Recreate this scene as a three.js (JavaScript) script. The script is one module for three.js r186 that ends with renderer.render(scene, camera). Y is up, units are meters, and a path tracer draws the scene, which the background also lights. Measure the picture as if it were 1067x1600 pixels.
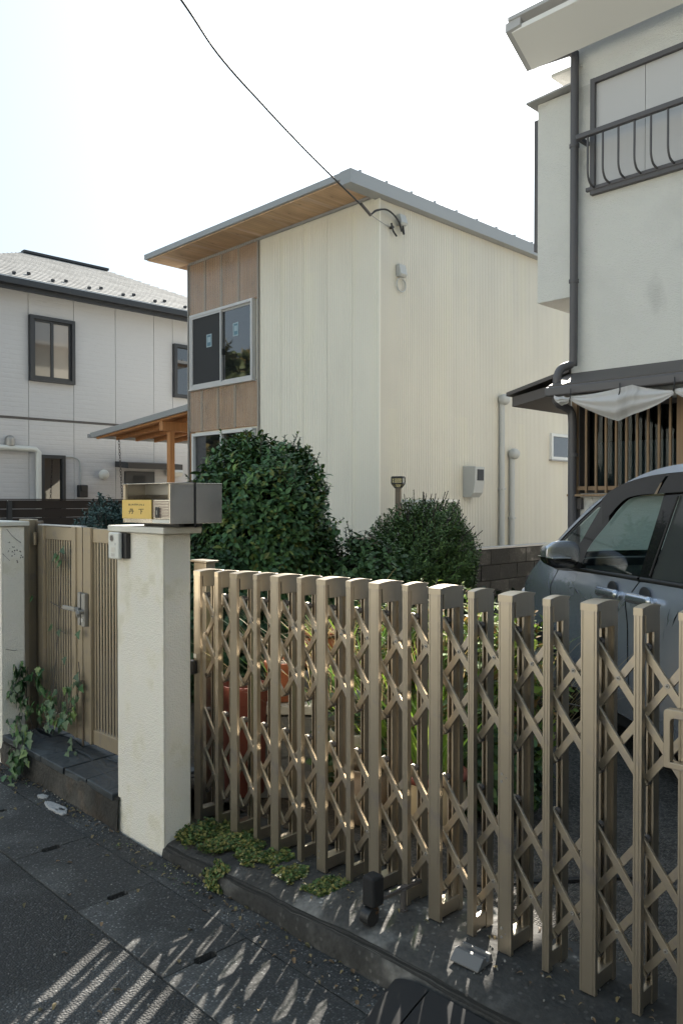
import * as THREE from 'three';
import { RoundedBoxGeometry } from 'three/addons/geometries/RoundedBoxGeometry.js';
import { TessellateModifier } from 'three/addons/modifiers/TessellateModifier.js';
import { mergeGeometries, mergeVertices } from 'three/addons/utils/BufferGeometryUtils.js';

// ------------------------------------------------------------------ camera, sky, sun, exposure
// world: x runs along the street (to the right), -z runs from the street into the lots, y = 0 is the driveway apron
const scene = new THREE.Scene();
const camera = new THREE.PerspectiveCamera(65.49, 1067 / 1600, 0.05, 2000);
camera.position.set(0, 1.505, 0);
camera.rotation.order = 'YXZ';
camera.rotation.y = THREE.MathUtils.degToRad(45.5);
camera.rotation.x = THREE.MathUtils.degToRad(-0.8);
scene.add(camera);
const renderer = new THREE.WebGLRenderer({ antialias: true });
renderer.toneMapping = THREE.LinearToneMapping;
renderer.toneMappingExposure = 4.25;
renderer.shadowMap.enabled = true;
const SUN = new THREE.Vector3(-0.413, 0.535, -0.745).normalize();
{
  // clear, slightly hazy late-morning sky: pale blue away from the sun, white round it
  const W = 512, H = 256, d = new Float32Array(W * H * 4), v = new THREE.Vector3();
  for (let j = 0; j < H; j++) for (let i = 0; i < W; i++) {
    const el = ((j + 0.5) / H - 0.5) * Math.PI, az = ((i + 0.5) / W - 0.5) * 2 * Math.PI;
    v.set(Math.cos(el) * Math.cos(az), Math.sin(el), Math.cos(el) * Math.sin(az));
    const c = Math.max(-1, Math.min(1, v.dot(SUN))), g = Math.acos(c), up = Math.max(0, v.y);
    const hz = Math.exp(-up * 3.2);                                  // whitening towards the horizon
    const mie = 0.75 * Math.exp(-g * 5.5) + 0.17 * Math.exp(-g * 1.9);
    const ray = 0.8 + 0.2 * c * c;
    let r = 0.118 * ray + 0.095 * hz + mie, gg = 0.168 * ray + 0.085 * hz + mie * 0.985, b = 0.222 * ray + 0.062 * hz + mie * 0.94;
    if (v.y < 0) { r = 0.12; gg = 0.11; b = 0.1; }
    const k = (j * W + i) * 4; d[k] = r; d[k + 1] = gg; d[k + 2] = b; d[k + 3] = 1;
  }
  const sky = new THREE.DataTexture(d, W, H, THREE.RGBAFormat, THREE.FloatType);
  sky.mapping = THREE.EquirectangularReflectionMapping; sky.magFilter = THREE.LinearFilter; sky.minFilter = THREE.LinearFilter;
  sky.needsUpdate = true;
  scene.background = sky; scene.environment = sky;
}
const sun = new THREE.DirectionalLight(new THREE.Color(1, 0.93, 0.82), 3.9);
sun.target.position.set(-5, 1, -5); scene.add(sun.target);
sun.position.copy(sun.target.position).addScaledVector(SUN, 45);
sun.castShadow = true; sun.shadow.mapSize.set(4096, 4096); sun.shadow.bias = -0.0004;
Object.assign(sun.shadow.camera, { left: -22, right: 22, top: 22, bottom: -22, near: 1, far: 110 });
scene.add(sun);

// ------------------------------------------------------------------ helpers
let SEED = 12345;
const rnd = () => { SEED |= 0; SEED = SEED + 0x6D2B79F5 | 0; let t = Math.imul(SEED ^ SEED >>> 15, 1 | SEED); t = t + Math.imul(t ^ t >>> 7, 61 | t) ^ t; return ((t ^ t >>> 14) >>> 0) / 4294967296; };
const rr = (a, b) => a + (b - a) * rnd();
const V = (x, y, z) => new THREE.Vector3(x, y, z);
const D2R = Math.PI / 180;
const used = {};
function numbered(n) { if (!(n in used)) { used[n] = 0; return n; } used[n]++; return n + '_' + String(used[n]).padStart(3, '0'); }
function tag(o, label, category, group) { o.userData.label = label; o.userData.category = category; if (group) o.userData.group = group; return o; }
function thing(name, label, category, pos = [0, 0, 0], rotY = 0, group) {
  const g = new THREE.Group(); g.name = numbered(name); g.position.set(...pos); g.rotation.y = rotY; scene.add(g);
  return tag(g, label, category, group);
}
function part(parent, name, geo, mat, pos, rot) {
  const m = new THREE.Mesh(Array.isArray(geo) ? mergeG(geo) : geo, mat); m.name = parent === scene ? numbered(name) : name;
  if (pos) m.position.set(...pos); if (rot) m.rotation.set(...rot);
  m.castShadow = m.receiveShadow = true; parent.add(m); return m;
}
function struct(name, geo, mat, parent = scene) { const m = part(parent, name, geo, mat); if (parent === scene) m.userData.kind = 'structure'; return m; }
function structGroup(name) { const g = new THREE.Group(); g.name = numbered(name); g.userData.kind = 'structure'; scene.add(g); return g; }
function rebase(g, x, y, z) { g.position.set(x, y, z); for (const c of g.children) { c.position.x -= x; c.position.y -= y; c.position.z -= z; } }
function mergeG(list) {
  const l = list.map(g => { let q = g.index ? g.toNonIndexed() : g; for (const k of Object.keys(q.attributes)) if (!['position', 'normal', 'uv'].includes(k)) q.deleteAttribute(k); if (!q.attributes.uv) triUV(q); return q; });
  return mergeGeometries(l);
}
function triUV(g, off = 0) {       // uv in metres from the dominant normal
  const p = g.attributes.position, n = g.attributes.normal, uv = new Float32Array(p.count * 2);
  for (let i = 0; i < p.count; i++) {
    const ax = Math.abs(n.getX(i)), ay = Math.abs(n.getY(i)), az = Math.abs(n.getZ(i));
    let u, v; if (ay > ax && ay > az) { u = p.getX(i); v = p.getZ(i); } else if (ax > az) { u = p.getZ(i); v = p.getY(i); } else { u = p.getX(i); v = p.getY(i); }
    uv[2 * i] = u + off; uv[2 * i + 1] = v + off * 0.7;
  }
  g.setAttribute('uv', new THREE.BufferAttribute(uv, 2)); return g;
}
function bx(x0, x1, y0, y1, z0, z1, r = 0, off = 0) {
  const w = Math.abs(x1 - x0), h = Math.abs(y1 - y0), d = Math.abs(z1 - z0);
  const g = r > 0 ? new RoundedBoxGeometry(w, h, d, 1, Math.min(r, w / 2.01, h / 2.01, d / 2.01)) : new THREE.BoxGeometry(w, h, d);
  g.translate((x0 + x1) / 2, (y0 + y1) / 2, (z0 + z1) / 2); return triUV(g, off);
}
function bar(a, b, w, h, up = V(0, 1, 0), r = 0) {   // square bar from a to b: w across, h along 'up'
  const dir = b.clone().sub(a), L = dir.length(); dir.normalize();
  const side = new THREE.Vector3().crossVectors(up, dir).normalize(), u2 = new THREE.Vector3().crossVectors(dir, side);
  const g = r > 0 ? new RoundedBoxGeometry(w, h, L, 1, r) : new THREE.BoxGeometry(w, h, L);
  triUV(g); g.applyMatrix4(new THREE.Matrix4().makeBasis(side, u2, dir).setPosition(a.clone().add(b).multiplyScalar(0.5))); return g;
}
function tube(pts, r, seg = 8, n) { const c = new THREE.CatmullRomCurve3(pts.map(p => V(...p)), false, 'catmullrom', 0.5); return new THREE.TubeGeometry(c, n || pts.length * 6, r, seg, false); }
function rod(a, b, r, seg = 12) { const A = V(...a), B = V(...b), d = B.clone().sub(A), g = new THREE.CylinderGeometry(r, r, d.length(), seg); g.applyQuaternion(new THREE.Quaternion().setFromUnitVectors(V(0, 1, 0), d.clone().normalize())); const m = A.add(B).multiplyScalar(0.5); g.translate(m.x, m.y, m.z); return g; }
function quadStrip(rows) {          // rows: arrays of [x,y,z]; smooth grid
  const nu = rows[0].length, pos = [], uv = [], idx = [];
  let acc = 0;
  rows.forEach((r, j) => { let u = 0; if (j) acc += Math.hypot(r[0][0] - rows[j - 1][0][0], r[0][1] - rows[j - 1][0][1], r[0][2] - rows[j - 1][0][2]); r.forEach((p, i) => { if (i) u += Math.hypot(p[0] - r[i - 1][0], p[1] - r[i - 1][1], p[2] - r[i - 1][2]); pos.push(...p); uv.push(u, acc); }); });
  for (let j = 0; j < rows.length - 1; j++) for (let i = 0; i < nu - 1; i++) { const a = j * nu + i, b = a + 1, c = a + nu, d = c + 1; idx.push(a, b, d, a, d, c); }
  const g = new THREE.BufferGeometry(); g.setAttribute('position', new THREE.Float32BufferAttribute(pos, 3)); g.setAttribute('uv', new THREE.Float32BufferAttribute(uv, 2)); g.setIndex(idx); g.computeVertexNormals(); return g;
}
function flat(pts) {                // flat polygon from 3D points (convex, fan)
  const pos = []; for (let i = 1; i < pts.length - 1; i++) pos.push(...pts[0], ...pts[i], ...pts[i + 1]);
  const g = new THREE.BufferGeometry(); g.setAttribute('position', new THREE.Float32BufferAttribute(pos, 3)); g.computeVertexNormals(); return triUV(g);
}
function slab(pts, t) {             // polygon (top face) extruded down by vector t
  const n = pts.length, bot = pts.map(p => [p[0] + t[0], p[1] + t[1], p[2] + t[2]]), gs = [flat(pts), flat(bot.slice().reverse())];
  for (let i = 0; i < n; i++) { const j = (i + 1) % n; gs.push(flat([pts[i], bot[i], bot[j], pts[j]])); }
  return mergeG(gs);
}
function extr(pts, depth, bevel = 0) { const s = new THREE.Shape(pts.map(p => new THREE.Vector2(...p))); return new THREE.ExtrudeGeometry(s, { depth, bevelEnabled: bevel > 0, bevelSize: bevel, bevelThickness: bevel, bevelSegments: 1, bevelOffset: -bevel }); }

// noise and textures
const PERM = new Uint8Array(512); { let s = 77; const r = () => (s = (s * 1664525 + 1013904223) >>> 0) / 4294967296; const a = [...Array(256).keys()]; for (let i = 255; i > 0; i--) { const j = Math.floor(r() * (i + 1)); [a[i], a[j]] = [a[j], a[i]]; } for (let i = 0; i < 512; i++) PERM[i] = a[i & 255]; }
function vn(x, y, p, s = 0) {
  const xi = Math.floor(x), yi = Math.floor(y), xf = x - xi, yf = y - yi, m = (k) => ((k % p) + p) % p;
  const h = (i, j) => PERM[(PERM[(m(i) + s) & 255] + m(j)) & 511] / 255;
  const u = xf * xf * (3 - 2 * xf), v = yf * yf * (3 - 2 * yf);
  const a = h(xi, yi), b = h(xi + 1, yi), c = h(xi, yi + 1), d = h(xi + 1, yi + 1);
  return a + (b - a) * u + (c - a) * v + (a - b - c + d) * u * v;
}
function fbm(u, v, p, oct, s = 0) { let a = 0.5, t = 0, n = 0; for (let o = 0; o < oct; o++) { t += a * vn(u * p, v * p, p, s + o * 17); n += a; a *= 0.5; p *= 2; } return t / n; }
function cells(u, v, p, s = 0) {    // distance to the nearest and second feature point, and its id
  const x = u * p, y = v * p, xi = Math.floor(x), yi = Math.floor(y); let d1 = 9, d2 = 9, id = 0;
  for (let j = -1; j <= 1; j++) for (let i = -1; i <= 1; i++) {
    const cx = xi + i, cy = yi + j, mx = ((cx % p) + p) % p, my = ((cy % p) + p) % p, h = PERM[(PERM[(mx + s) & 255] + my) & 511], h2 = PERM[(h + 91) & 255];
    const d = Math.hypot(cx + 0.15 + 0.7 * h / 255 - x, cy + 0.15 + 0.7 * h2 / 255 - y); if (d < d1) { d2 = d1; d1 = d; id = h; } else if (d < d2) d2 = d;
  }
  return [d1, d2, id];
}
function tex(n, fn, srgb, size) {   // fn(u, v) -> [r,g,b] 0..1
  const d = new Uint8Array(n * n * 4);
  for (let j = 0; j < n; j++) for (let i = 0; i < n; i++) { const c = fn(i / n, j / n), k = (j * n + i) * 4; for (let q = 0; q < 3; q++) d[k + q] = Math.max(0, Math.min(255, 255 * (c.length ? c[q] : c))); d[k + 3] = 255; }
  const t = new THREE.DataTexture(d, n, n, THREE.RGBAFormat); t.wrapS = t.wrapT = THREE.RepeatWrapping; t.magFilter = THREE.LinearFilter; t.minFilter = THREE.LinearMipmapLinearFilter; t.generateMipmaps = true;
  if (srgb) t.colorSpace = THREE.SRGBColorSpace; const sx = Array.isArray(size) ? size : [size, size]; t.repeat.set(1 / sx[0], 1 / sx[1]); t.needsUpdate = true; return t;
}
const S = (x) => x <= 0.0031308 ? 12.92 * x : 1.055 * Math.pow(x, 1 / 2.4) - 0.055;      // linear -> sRGB
const lin = (r, g, b) => new THREE.Color().setRGB(r, g, b);
const mixc = (a, b, t) => a.map((x, i) => x + (b[i] - x) * t);
const sm = (a, b, x) => { const t = Math.max(0, Math.min(1, (x - a) / (b - a))); return t * t * (3 - 2 * t); };
const enc = (c) => c.map(S);
const std = (o) => new THREE.MeshStandardMaterial(o), phy = (o) => new THREE.MeshPhysicalMaterial(o);

const T = {};
T.stucco = tex(512, (u, v) => { const a = fbm(u, v, 24, 4, 3), [d1] = cells(u, v, 40, 5); const x = 0.6 * a + 0.4 * sm(0.1, 0.6, d1); return [x, x, x]; }, false, 0.42);
T.stuccoCol = tex(512, (u, v) => { const a = fbm(u, v, 4, 5, 9), b = fbm(u, v, 12, 4, 21), k = 0.95 + 0.1 * (a - 0.5) - 0.09 * sm(0.62, 0.8, b); return enc([0.735 * k, 0.715 * k * (1 - 0.03 * b), 0.635 * k * (1 - 0.08 * sm(0.5, 0.8, b))]); }, true, 1.3);
T.whiteCol = tex(512, (u, v) => { const a = fbm(u, v, 4, 5, 33), b = fbm(u, v * 0.5, 8, 5, 41), k = 0.96 - 0.1 * sm(0.5, 0.85, a) - 0.16 * sm(0.66, 0.85, b); return enc([0.76 * k, 0.75 * k, 0.70 * k]); }, true, 2.6);
T.asphalt = tex(1024, (u, v) => { const [d1, d2, id] = cells(u, v, 130, 7), a = fbm(u, v, 3, 5, 13), st = sm(0.5, 0.72, a); const sp = id > 238 ? 2.6 : id > 200 ? 1.5 : 0.75 + id / 500; const k = (d1 < 0.42 ? sp : 0.7) * (0.75 + 0.6 * st); return enc([0.053 * k, 0.0535 * k, 0.053 * k]); }, true, 1.25);
T.asphaltB = tex(1024, (u, v) => { const [d1] = cells(u, v, 130, 7), x = (1 - sm(0.1, 0.62, d1)) * 0.7 + 0.3 * fbm(u, v, 8, 4, 2); return [x, x, x]; }, false, 1.25);
T.conc = tex(1024, (u, v) => { const a = fbm(u, v, 4, 6, 51), b = fbm(u, v, 10, 5, 61), f = fbm(u, v, 128, 2, 5), [d1, , id] = cells(u, v, 90, 8); let k = 0.5 + 0.7 * sm(0.35, 0.75, a) + 2.0 * sm(0.55, 0.75, b) * sm(0.45, 0.65, a); k *= 0.75 + 0.5 * f; if (id > 236 && d1 < 0.35) k *= 1.9; return enc([0.052 * k, 0.0505 * k, 0.047 * k]); }, true, 1.7);
T.concB = tex(512, (u, v) => { const x = 0.5 * fbm(u, v, 60, 3, 4) + 0.5 * fbm(u, v, 6, 4, 8); return [x, x, x]; }, false, 0.8);
T.kerb = tex(512, (u, v) => { const a = fbm(u, v, 3, 6, 71), f = fbm(u, v, 70, 2, 5), b = fbm(u, v, 7, 5, 15); let k = (0.55 + 0.9 * sm(0.4, 0.75, a)) * (0.7 + 0.6 * f); const br = sm(0.45, 0.7, b); return enc([(0.055 + 0.02 * br) * k, (0.052 + 0.008 * br) * k, 0.046 * k]); }, true, 1.1);
T.aggr = tex(1024, (u, v) => { const [d1, d2, id] = cells(u, v, 84, 17), a = fbm(u, v, 5, 4, 23), e = sm(0.05, 0.2, d2 - d1); const k = (0.45 + 0.9 * id / 255) * (0.35 + 0.65 * e) * (0.75 + 0.5 * a); return enc([0.105 * k, 0.098 * k, 0.087 * k]); }, true, 1.0);
T.aggrB = tex(1024, (u, v) => { const [d1, d2] = cells(u, v, 84, 17), x = sm(0, 0.45, d2 - d1); return [x, x, x]; }, false, 1.0);
T.soil = tex(512, (u, v) => { const a = fbm(u, v, 6, 5, 81), [d1, , id] = cells(u, v, 60, 3), k = 0.5 + 0.9 * a + (id > 220 && d1 < 0.3 ? 0.8 : 0); return enc([0.075 * k, 0.058 * k, 0.04 * k]); }, true, 1.4);
T.ply = tex(512, (u, v) => { const g = fbm(u * 1, v * 0.15, 12, 5, 91), r = Math.sin((u * 6 + 2.2 * fbm(u, v * 0.3, 3, 4, 95)) * 12), [d1, , id] = cells(u, v * 0.5, 7, 31), kn = id > 190 ? 1 - sm(0.02, 0.09, d1) : 0; const k = (0.85 + 0.28 * g + 0.05 * r) * (1 - 0.6 * kn); const st = sm(0.5, 0.8, fbm(u, v * 0.12, 9, 4, 37)); const bl = 0.72 + 0.5 * fbm(u, v, 4, 4, 77); return enc([(0.42 + 0.08 * st) * k * bl, (0.255 + 0.08 * st) * k * bl, (0.135 + 0.08 * st) * k * bl]); }, true, [0.9, 1.8]);
T.wood = tex(512, (u, v) => { const g = fbm(u * 1, v * 0.08, 24, 5, 92), b = fbm(u, v, 4, 4, 12); const k = 0.7 + 0.45 * g + 0.25 * (b - 0.5); return enc([0.40 * k, 0.19 * k, 0.075 * k]); }, true, [0.35, 1.6]);
T.stone = tex(512, (u, v) => { const row = Math.floor(v * 10), f = v * 10 - row, off = PERM[row * 7] / 255, bw = 3 + (PERM[row * 3 + 5] % 3), q = ((u + off) * bw) % 1, id = PERM[(row * 13 + Math.floor((u + off) * bw) % bw) & 255] / 255; const e = 0.45 + 0.55 * sm(0, 0.2, f) * sm(0, 0.2, 1 - f); const x = e * (0.3 + 0.25 * id * sm(0, 0.2, q) * sm(0, 0.2, 1 - q) + 0.8 * fbm(u * 0.5, v * 2, 12, 4, 18)); return [x, x, x]; }, false, [0.9, 1.0]);
T.slate = tex(512, (u, v) => { const a = fbm(u * 0.5, v, 5, 6, 101), s = Math.abs(Math.sin((v * 5 + 3 * fbm(u, v, 3, 4, 44)) * 6)); const k = 0.5 + 0.8 * a + 0.55 * sm(0.93, 1, s) * a; return enc([0.040 * k, 0.047 * k, 0.053 * k]); }, true, 0.8);
T.slateB = tex(512, (u, v) => { const x = 0.6 * fbm(u * 0.5, v, 6, 6, 101) + 0.4 * Math.abs(Math.sin((v * 5 + 3 * fbm(u, v, 3, 4, 44)) * 6)); return [x, x, x]; }, false, 0.8);
T.fine = tex(512, (u, v) => { const x = fbm(u, v, 90, 2, 6) * 0.6 + 0.4 * fbm(u, v, 10, 4, 3); return [x, x, x]; }, false, 0.6);
T.rough = tex(512, (u, v) => { const x = 0.42 + 0.5 * (fbm(u, v, 5, 6, 66) - 0.3); return [x, x, x]; }, false, 1.0);
T.shingle = tex(512, (u, v) => { const row = Math.floor(v * 6), q = (u * 5 + (row % 2) * 0.5), id = PERM[(row * 29 + Math.floor(q) % 5 * 7) & 255] / 255, f = fbm(u, v, 100, 2, 7), k = (0.75 + 0.35 * id) * (0.8 + 0.4 * f); return enc([0.30 * k, 0.295 * k, 0.285 * k]); }, true, 1.5);
T.bronze = tex(512, (u, v) => { const a = fbm(u, v, 4, 5, 122), f = fbm(u, v * 0.1, 64, 3, 9), k = 0.9 + 0.16 * a + 0.06 * (f - 0.5); const gr = sm(0.6, 0.8, fbm(u, v, 14, 4, 57)); return enc([0.385 * k * (1 - 0.12 * gr), 0.325 * k * (1 - 0.1 * gr), 0.245 * k]); }, true, 0.7);
T.sid = tex(512, (u, v) => { const a = fbm(u, v * 0.2, 6, 5, 141), b = fbm(u, v, 3, 4, 143), k = 0.94 + 0.1 * (a - 0.5) + 0.12 * (b - 0.5); return enc([k, k * 0.995, k * (0.985 - 0.03 * sm(0.5, 0.8, a))]); }, true, [1.7, 3.1]);
T.cloth = tex(512, (u, v) => { const a = fbm(u, v, 4, 5, 131), b = fbm(u, v, 9, 4, 133), k = 0.85 + 0.15 * a - 0.25 * sm(0.6, 0.8, b); return enc([0.72 * k, 0.70 * k, 0.68 * k]); }, true, 1.2);

const M = {
  stucco: std({ map: T.stuccoCol, roughness: 0.95, bumpMap: T.stucco, bumpScale: 0.0028 }),
  capPaint: std({ color: lin(0.60, 0.58, 0.52), roughness: 0.75, bumpMap: T.fine, bumpScale: 0.002 }),
  white: std({ map: T.whiteCol, roughness: 0.95, bumpMap: T.stucco, bumpScale: 0.007 }),
  asphalt: std({ map: T.asphalt, roughness: 0.93, bumpMap: T.asphaltB, bumpScale: 0.006 }),
  conc: std({ map: T.conc, roughness: 0.9, bumpMap: T.concB, bumpScale: 0.007 }),
  lid: std({ map: T.asphalt, color: lin(1.1, 1.1, 1.08), roughness: 0.93, bumpMap: T.concB, bumpScale: 0.006 }),
  kerb: std({ map: T.kerb, roughness: 0.95, bumpMap: T.concB, bumpScale: 0.01 }),
  aggr: std({ map: T.aggr, roughness: 0.9, bumpMap: T.aggrB, bumpScale: 0.006 }),
  soil: std({ map: T.soil, roughness: 1, bumpMap: T.fine, bumpScale: 0.02 }),
  ply: std({ map: T.ply, color: lin(0.74, 0.70, 0.70), roughness: 0.8 }),
  wood: std({ map: T.wood, color: lin(1.25, 1.25, 1.25), roughness: 0.7 }),
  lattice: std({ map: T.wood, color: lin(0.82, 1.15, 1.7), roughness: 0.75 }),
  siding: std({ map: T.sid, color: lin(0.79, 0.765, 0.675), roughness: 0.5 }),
  sidingShade: std({ map: T.sid, color: lin(0.63, 0.60, 0.525), roughness: 0.45 }),  // right wall only: its shade is put into the colour
  stone: std({ color: lin(0.53, 0.52, 0.52), roughness: 0.85, bumpMap: T.stone, bumpScale: 0.006 }),
  slate: std({ map: T.slate, roughness: 0.55, bumpMap: T.slateB, bumpScale: 0.008 }),
  shingle: std({ map: T.shingle, roughness: 0.9 }),
  roofGrey: std({ color: lin(0.33, 0.34, 0.345), roughness: 0.45, metalness: 0.2 }),
  gutter: std({ color: lin(0.03, 0.032, 0.036), roughness: 0.5 }),
  black: std({ color: lin(0.018, 0.018, 0.019), roughness: 0.5 }),
  rubber: std({ color: lin(0.012, 0.012, 0.013), roughness: 0.85 }),
  dkbrown: std({ color: lin(0.085, 0.075, 0.07), roughness: 0.6 }),
  pipe: std({ color: lin(0.10, 0.095, 0.098), roughness: 0.5 }),
  fence: std({ color: lin(0.022, 0.015, 0.012), roughness: 0.7 }),
  alu: std({ color: lin(0.60, 0.60, 0.60), roughness: 0.4, metalness: 0.4 }),
  aluWhite: std({ color: lin(0.62, 0.63, 0.62), roughness: 0.45 }),
  steel: std({ color: lin(0.70, 0.65, 0.58), roughness: 0.4, metalness: 1, roughnessMap: T.rough }),
  steelDull: std({ color: lin(0.34, 0.33, 0.31), roughness: 0.5, metalness: 0.6 }),
  bronze: std({ map: T.bronze, color: lin(1.06, 1.1, 1.16), roughness: 0.38, metalness: 0.85 }),
  bronzeDk: std({ color: lin(0.17, 0.135, 0.10), roughness: 0.5, metalness: 0.25 }),
  bronzeGate: std({ map: T.bronze, color: lin(1.05, 1.04, 1.0), roughness: 0.42, metalness: 0.6 }),
  plastic: std({ color: lin(0.62, 0.62, 0.58), roughness: 0.5 }),
  vent: std({ color: lin(0.42, 0.43, 0.42), roughness: 0.55 }),
  dark: std({ color: lin(0.008, 0.009, 0.010), roughness: 0.8 }),
  glassDk: phy({ color: lin(0.012, 0.014, 0.016), roughness: 0.02, ior: 2.2, specularIntensity: 1 }),
  screen: std({ color: lin(0.03, 0.032, 0.034), roughness: 0.75 }),
  curtain: std({ color: lin(0.42, 0.36, 0.27), roughness: 0.9 }),
  poly: phy({ color: lin(0.96, 0.94, 0.89), roughness: 0.14, transmission: 0.86, thickness: 0, ior: 1.5 }),
  cloth: phy({ map: T.cloth, roughness: 0.95, side: THREE.DoubleSide, transmission: 0.25, thickness: 0 }),
  terra: std({ color: lin(0.36, 0.115, 0.05), roughness: 0.85, bumpMap: T.fine, bumpScale: 0.002 }),
  terraDk: std({ color: lin(0.17, 0.045, 0.028), roughness: 0.8 }),
  clay: std({ color: lin(0.26, 0.19, 0.13), roughness: 0.8, bumpMap: T.fine, bumpScale: 0.003 }),
  cream: std({ color: lin(0.50, 0.40, 0.25), roughness: 0.6 }),
  block: std({ color: lin(0.19, 0.185, 0.17), roughness: 0.95, bumpMap: T.concB, bumpScale: 0.006 }),
  blockDk: std({ map: T.conc, color: lin(0.72, 0.70, 0.68), roughness: 0.95, bumpMap: T.concB, bumpScale: 0.006 }),
  board: std({ color: lin(0.48, 0.45, 0.38), roughness: 0.8, bumpMap: T.fine, bumpScale: 0.002 }),
  eaveGlare: std({ color: lin(0.46, 0.455, 0.45), roughness: 0.7 }),  // eave grey lightened, sun glare put into the colour
  battenM: std({ color: lin(0.27, 0.215, 0.17), roughness: 0.8 }),
  chip: std({ color: lin(0.36, 0.355, 0.35), roughness: 0.9, bumpMap: T.concB, bumpScale: 0.01 }),
};

// ------------------------------------------------------------------ ground
const gyard = (x) => x < -1.9 ? 0.047 * (Math.max(x, -3.4) + 1.9) : 0;
const nz = (x, z, s = 0) => fbm(x * 0.11 + 7, z * 0.11 + 3, 16, 4, s) - 0.5;
{
  const g = new THREE.PlaneGeometry(900, 900, 60, 60); g.rotateX(-Math.PI / 2); g.translate(0, -0.19, 0); triUV(g);
  struct('ground', g, std({ color: lin(0.17, 0.16, 0.14), roughness: 1 }));
  const rd = new THREE.PlaneGeometry(120, 5.6, 1, 1); rd.rotateX(-Math.PI / 2); rd.translate(0, -0.133, -1.455 + 2.8); triUV(rd);
  struct('road', rd, M.asphalt);
  // drain along the kerb: a cast channel edge with loose concrete lids, hand slots at the joints
  const ch = structGroup('street_drain');
  part(ch, 'channel_edge', bx(-30, 8, -0.2, -0.1305, -1.957, -1.822), M.lid);
  part(ch, 'channel_floor', bx(-30, 8, -0.2, -0.165, -1.82, -1.458), M.kerb);
  const lw = 0.626, sh = (a, b) => { const w = lw - 0.0015, z0 = 0.002, z1 = 0.36; return extr([[0, z0], [w, z0], [w, 0.13], [w - 0.018, 0.14], [w - 0.018, 0.215], [w, 0.225], [w, z1], [0, z1], [0, 0.225], [0.018, 0.215], [0.018, 0.14], [0, 0.13]], 0.05, 0.0015); };
  const lidG = sh(); lidG.rotateX(-Math.PI / 2); triUV(lidG);
  for (let i = -12; i < 6; i++) { const g2 = i % 2 ? lidG : lidG.clone(); if (i % 2 === 0) triUV(g2, 0.37 * i); part(ch, 'drain_lid', g2, M.lid, [-2.36 + i * lw + 0.0035, -0.181 + rr(-0.003, 0.002), -1.458], [0, 0, rr(-0.003, 0.003)]); }
  // kerb with its worn rounded edge and the concrete strip under the gate
  const prof = [[-1.956, -0.2], [-1.957, -0.10], [-1.96, -0.06], [-1.968, -0.038], [-1.985, -0.02], [-2.01, -0.010], [-2.06, -0.004], [-2.14, -0.001], [-2.24, 0.0], [-2.34, 0.0], [-2.46, -0.002], [-2.47, -0.06]];
  const rows = []; for (let x = -3.175; x <= 3.2; x += 0.05) rows.push(prof.map(([z, y], i) => [x, y + (y > -0.15 ? gyard(x) : 0) + 0.014 * nz(x * 6, z * 6 + i, 4), z + (i < 6 ? 0.02 * nz(x * 7, i * 3, 9) : 0)]));
  const kg = quadStrip(rows); triUV(kg);
  const k = structGroup('kerb');
  part(k, 'kerb_strip', kg, M.conc);
  // driveway (washed pebble concrete) and garden soil
  const dr = []; for (let z = -2.44; z > -7.2; z -= 0.1) { const r = []; for (let x = -2.62; x < 4.2; x += 0.1) r.push([x, -0.004 + 0.02 * nz(x * 3, z * 3, 2), z]); dr.push(r); }
  const dg = quadStrip(dr); triUV(dg); struct('driveway', dg, M.aggr);
  const sg = []; for (let z = -2.44; z > -15; z -= 0.12) { const r = []; for (let x = -14; x < -2.2; x += 0.12) r.push([x, 0.01 + gyard(x) * sm(-3.6, -2.5, z) - 0.05 * sm(-2.75, -2.45, x) * sm(-2.6, -3, z) + 0.09 * nz(x * 5, z * 5, 12), z]); sg.push(r); }
  const soil = quadStrip(sg); triUV(soil); struct('garden_soil', soil, M.soil);
  const jt = part(scene, 'driveway_joint', bx(-1.0, 0.9, 0, 0.012, -0.012, 0.012), M.rubber, [-1.32, -0.004, -3.2], [0, 0.9, 0]); jt.userData.kind = 'structure';
  // wooded hill across the street, seen only in windows
  const hr = []; for (let i = 0; i <= 40; i++) { const r = []; for (let j = 0; j <= 30; j++) { const a = (-0.1 + i / 40 * 1.2) * Math.PI, d = 38 + j * 4.2; const h = 24 * sm(0, 22, j) * (0.75 + 0.5 * nz(Math.cos(a) * 30, Math.sin(a) * 30 + j, 6)) + 1.5 * nz(i * 9, j * 9, 3) - 1; r.push([-8 + d * Math.cos(a), h, -4 + d * Math.sin(a)]); } hr.push(r); }
  const hg = quadStrip(hr); triUV(hg); struct('hill', hg, std({ color: lin(0.06, 0.065, 0.025), roughness: 1, side: THREE.DoubleSide }));
}

// ------------------------------------------------------------------ helpers for houses
function ribPanel(w, h, pitch, d, o = 0) {       // ribbed metal sheet, facing +z, from x = 0..w, y = 0..h
  const n = Math.round(w / pitch), p = w / n, pts = [];
  for (let i = 0; i < n; i++) { const x = i * p; pts.push([x, 0], [x + p * 0.22, 0], [x + p * 0.32, d], [x + p * 0.90, d]); } pts.push([w, 0]);
  const pos = [], uv = []; for (let i = 0; i < pts.length - 1; i++) { const [a, za] = pts[i], [b, zb] = pts[i + 1]; pos.push(a, 0, za, b, 0, zb, b, h, zb, a, 0, za, b, h, zb, a, h, za); uv.push(a + o, o, b + o, o, b + o, h + o, a + o, o, b + o, h + o, a + o, h + o); }
  const g = new THREE.BufferGeometry(); g.setAttribute('position', new THREE.Float32BufferAttribute(pos, 3)); g.setAttribute('uv', new THREE.Float32BufferAttribute(uv, 2)); g.computeVertexNormals(); return g;
}
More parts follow.
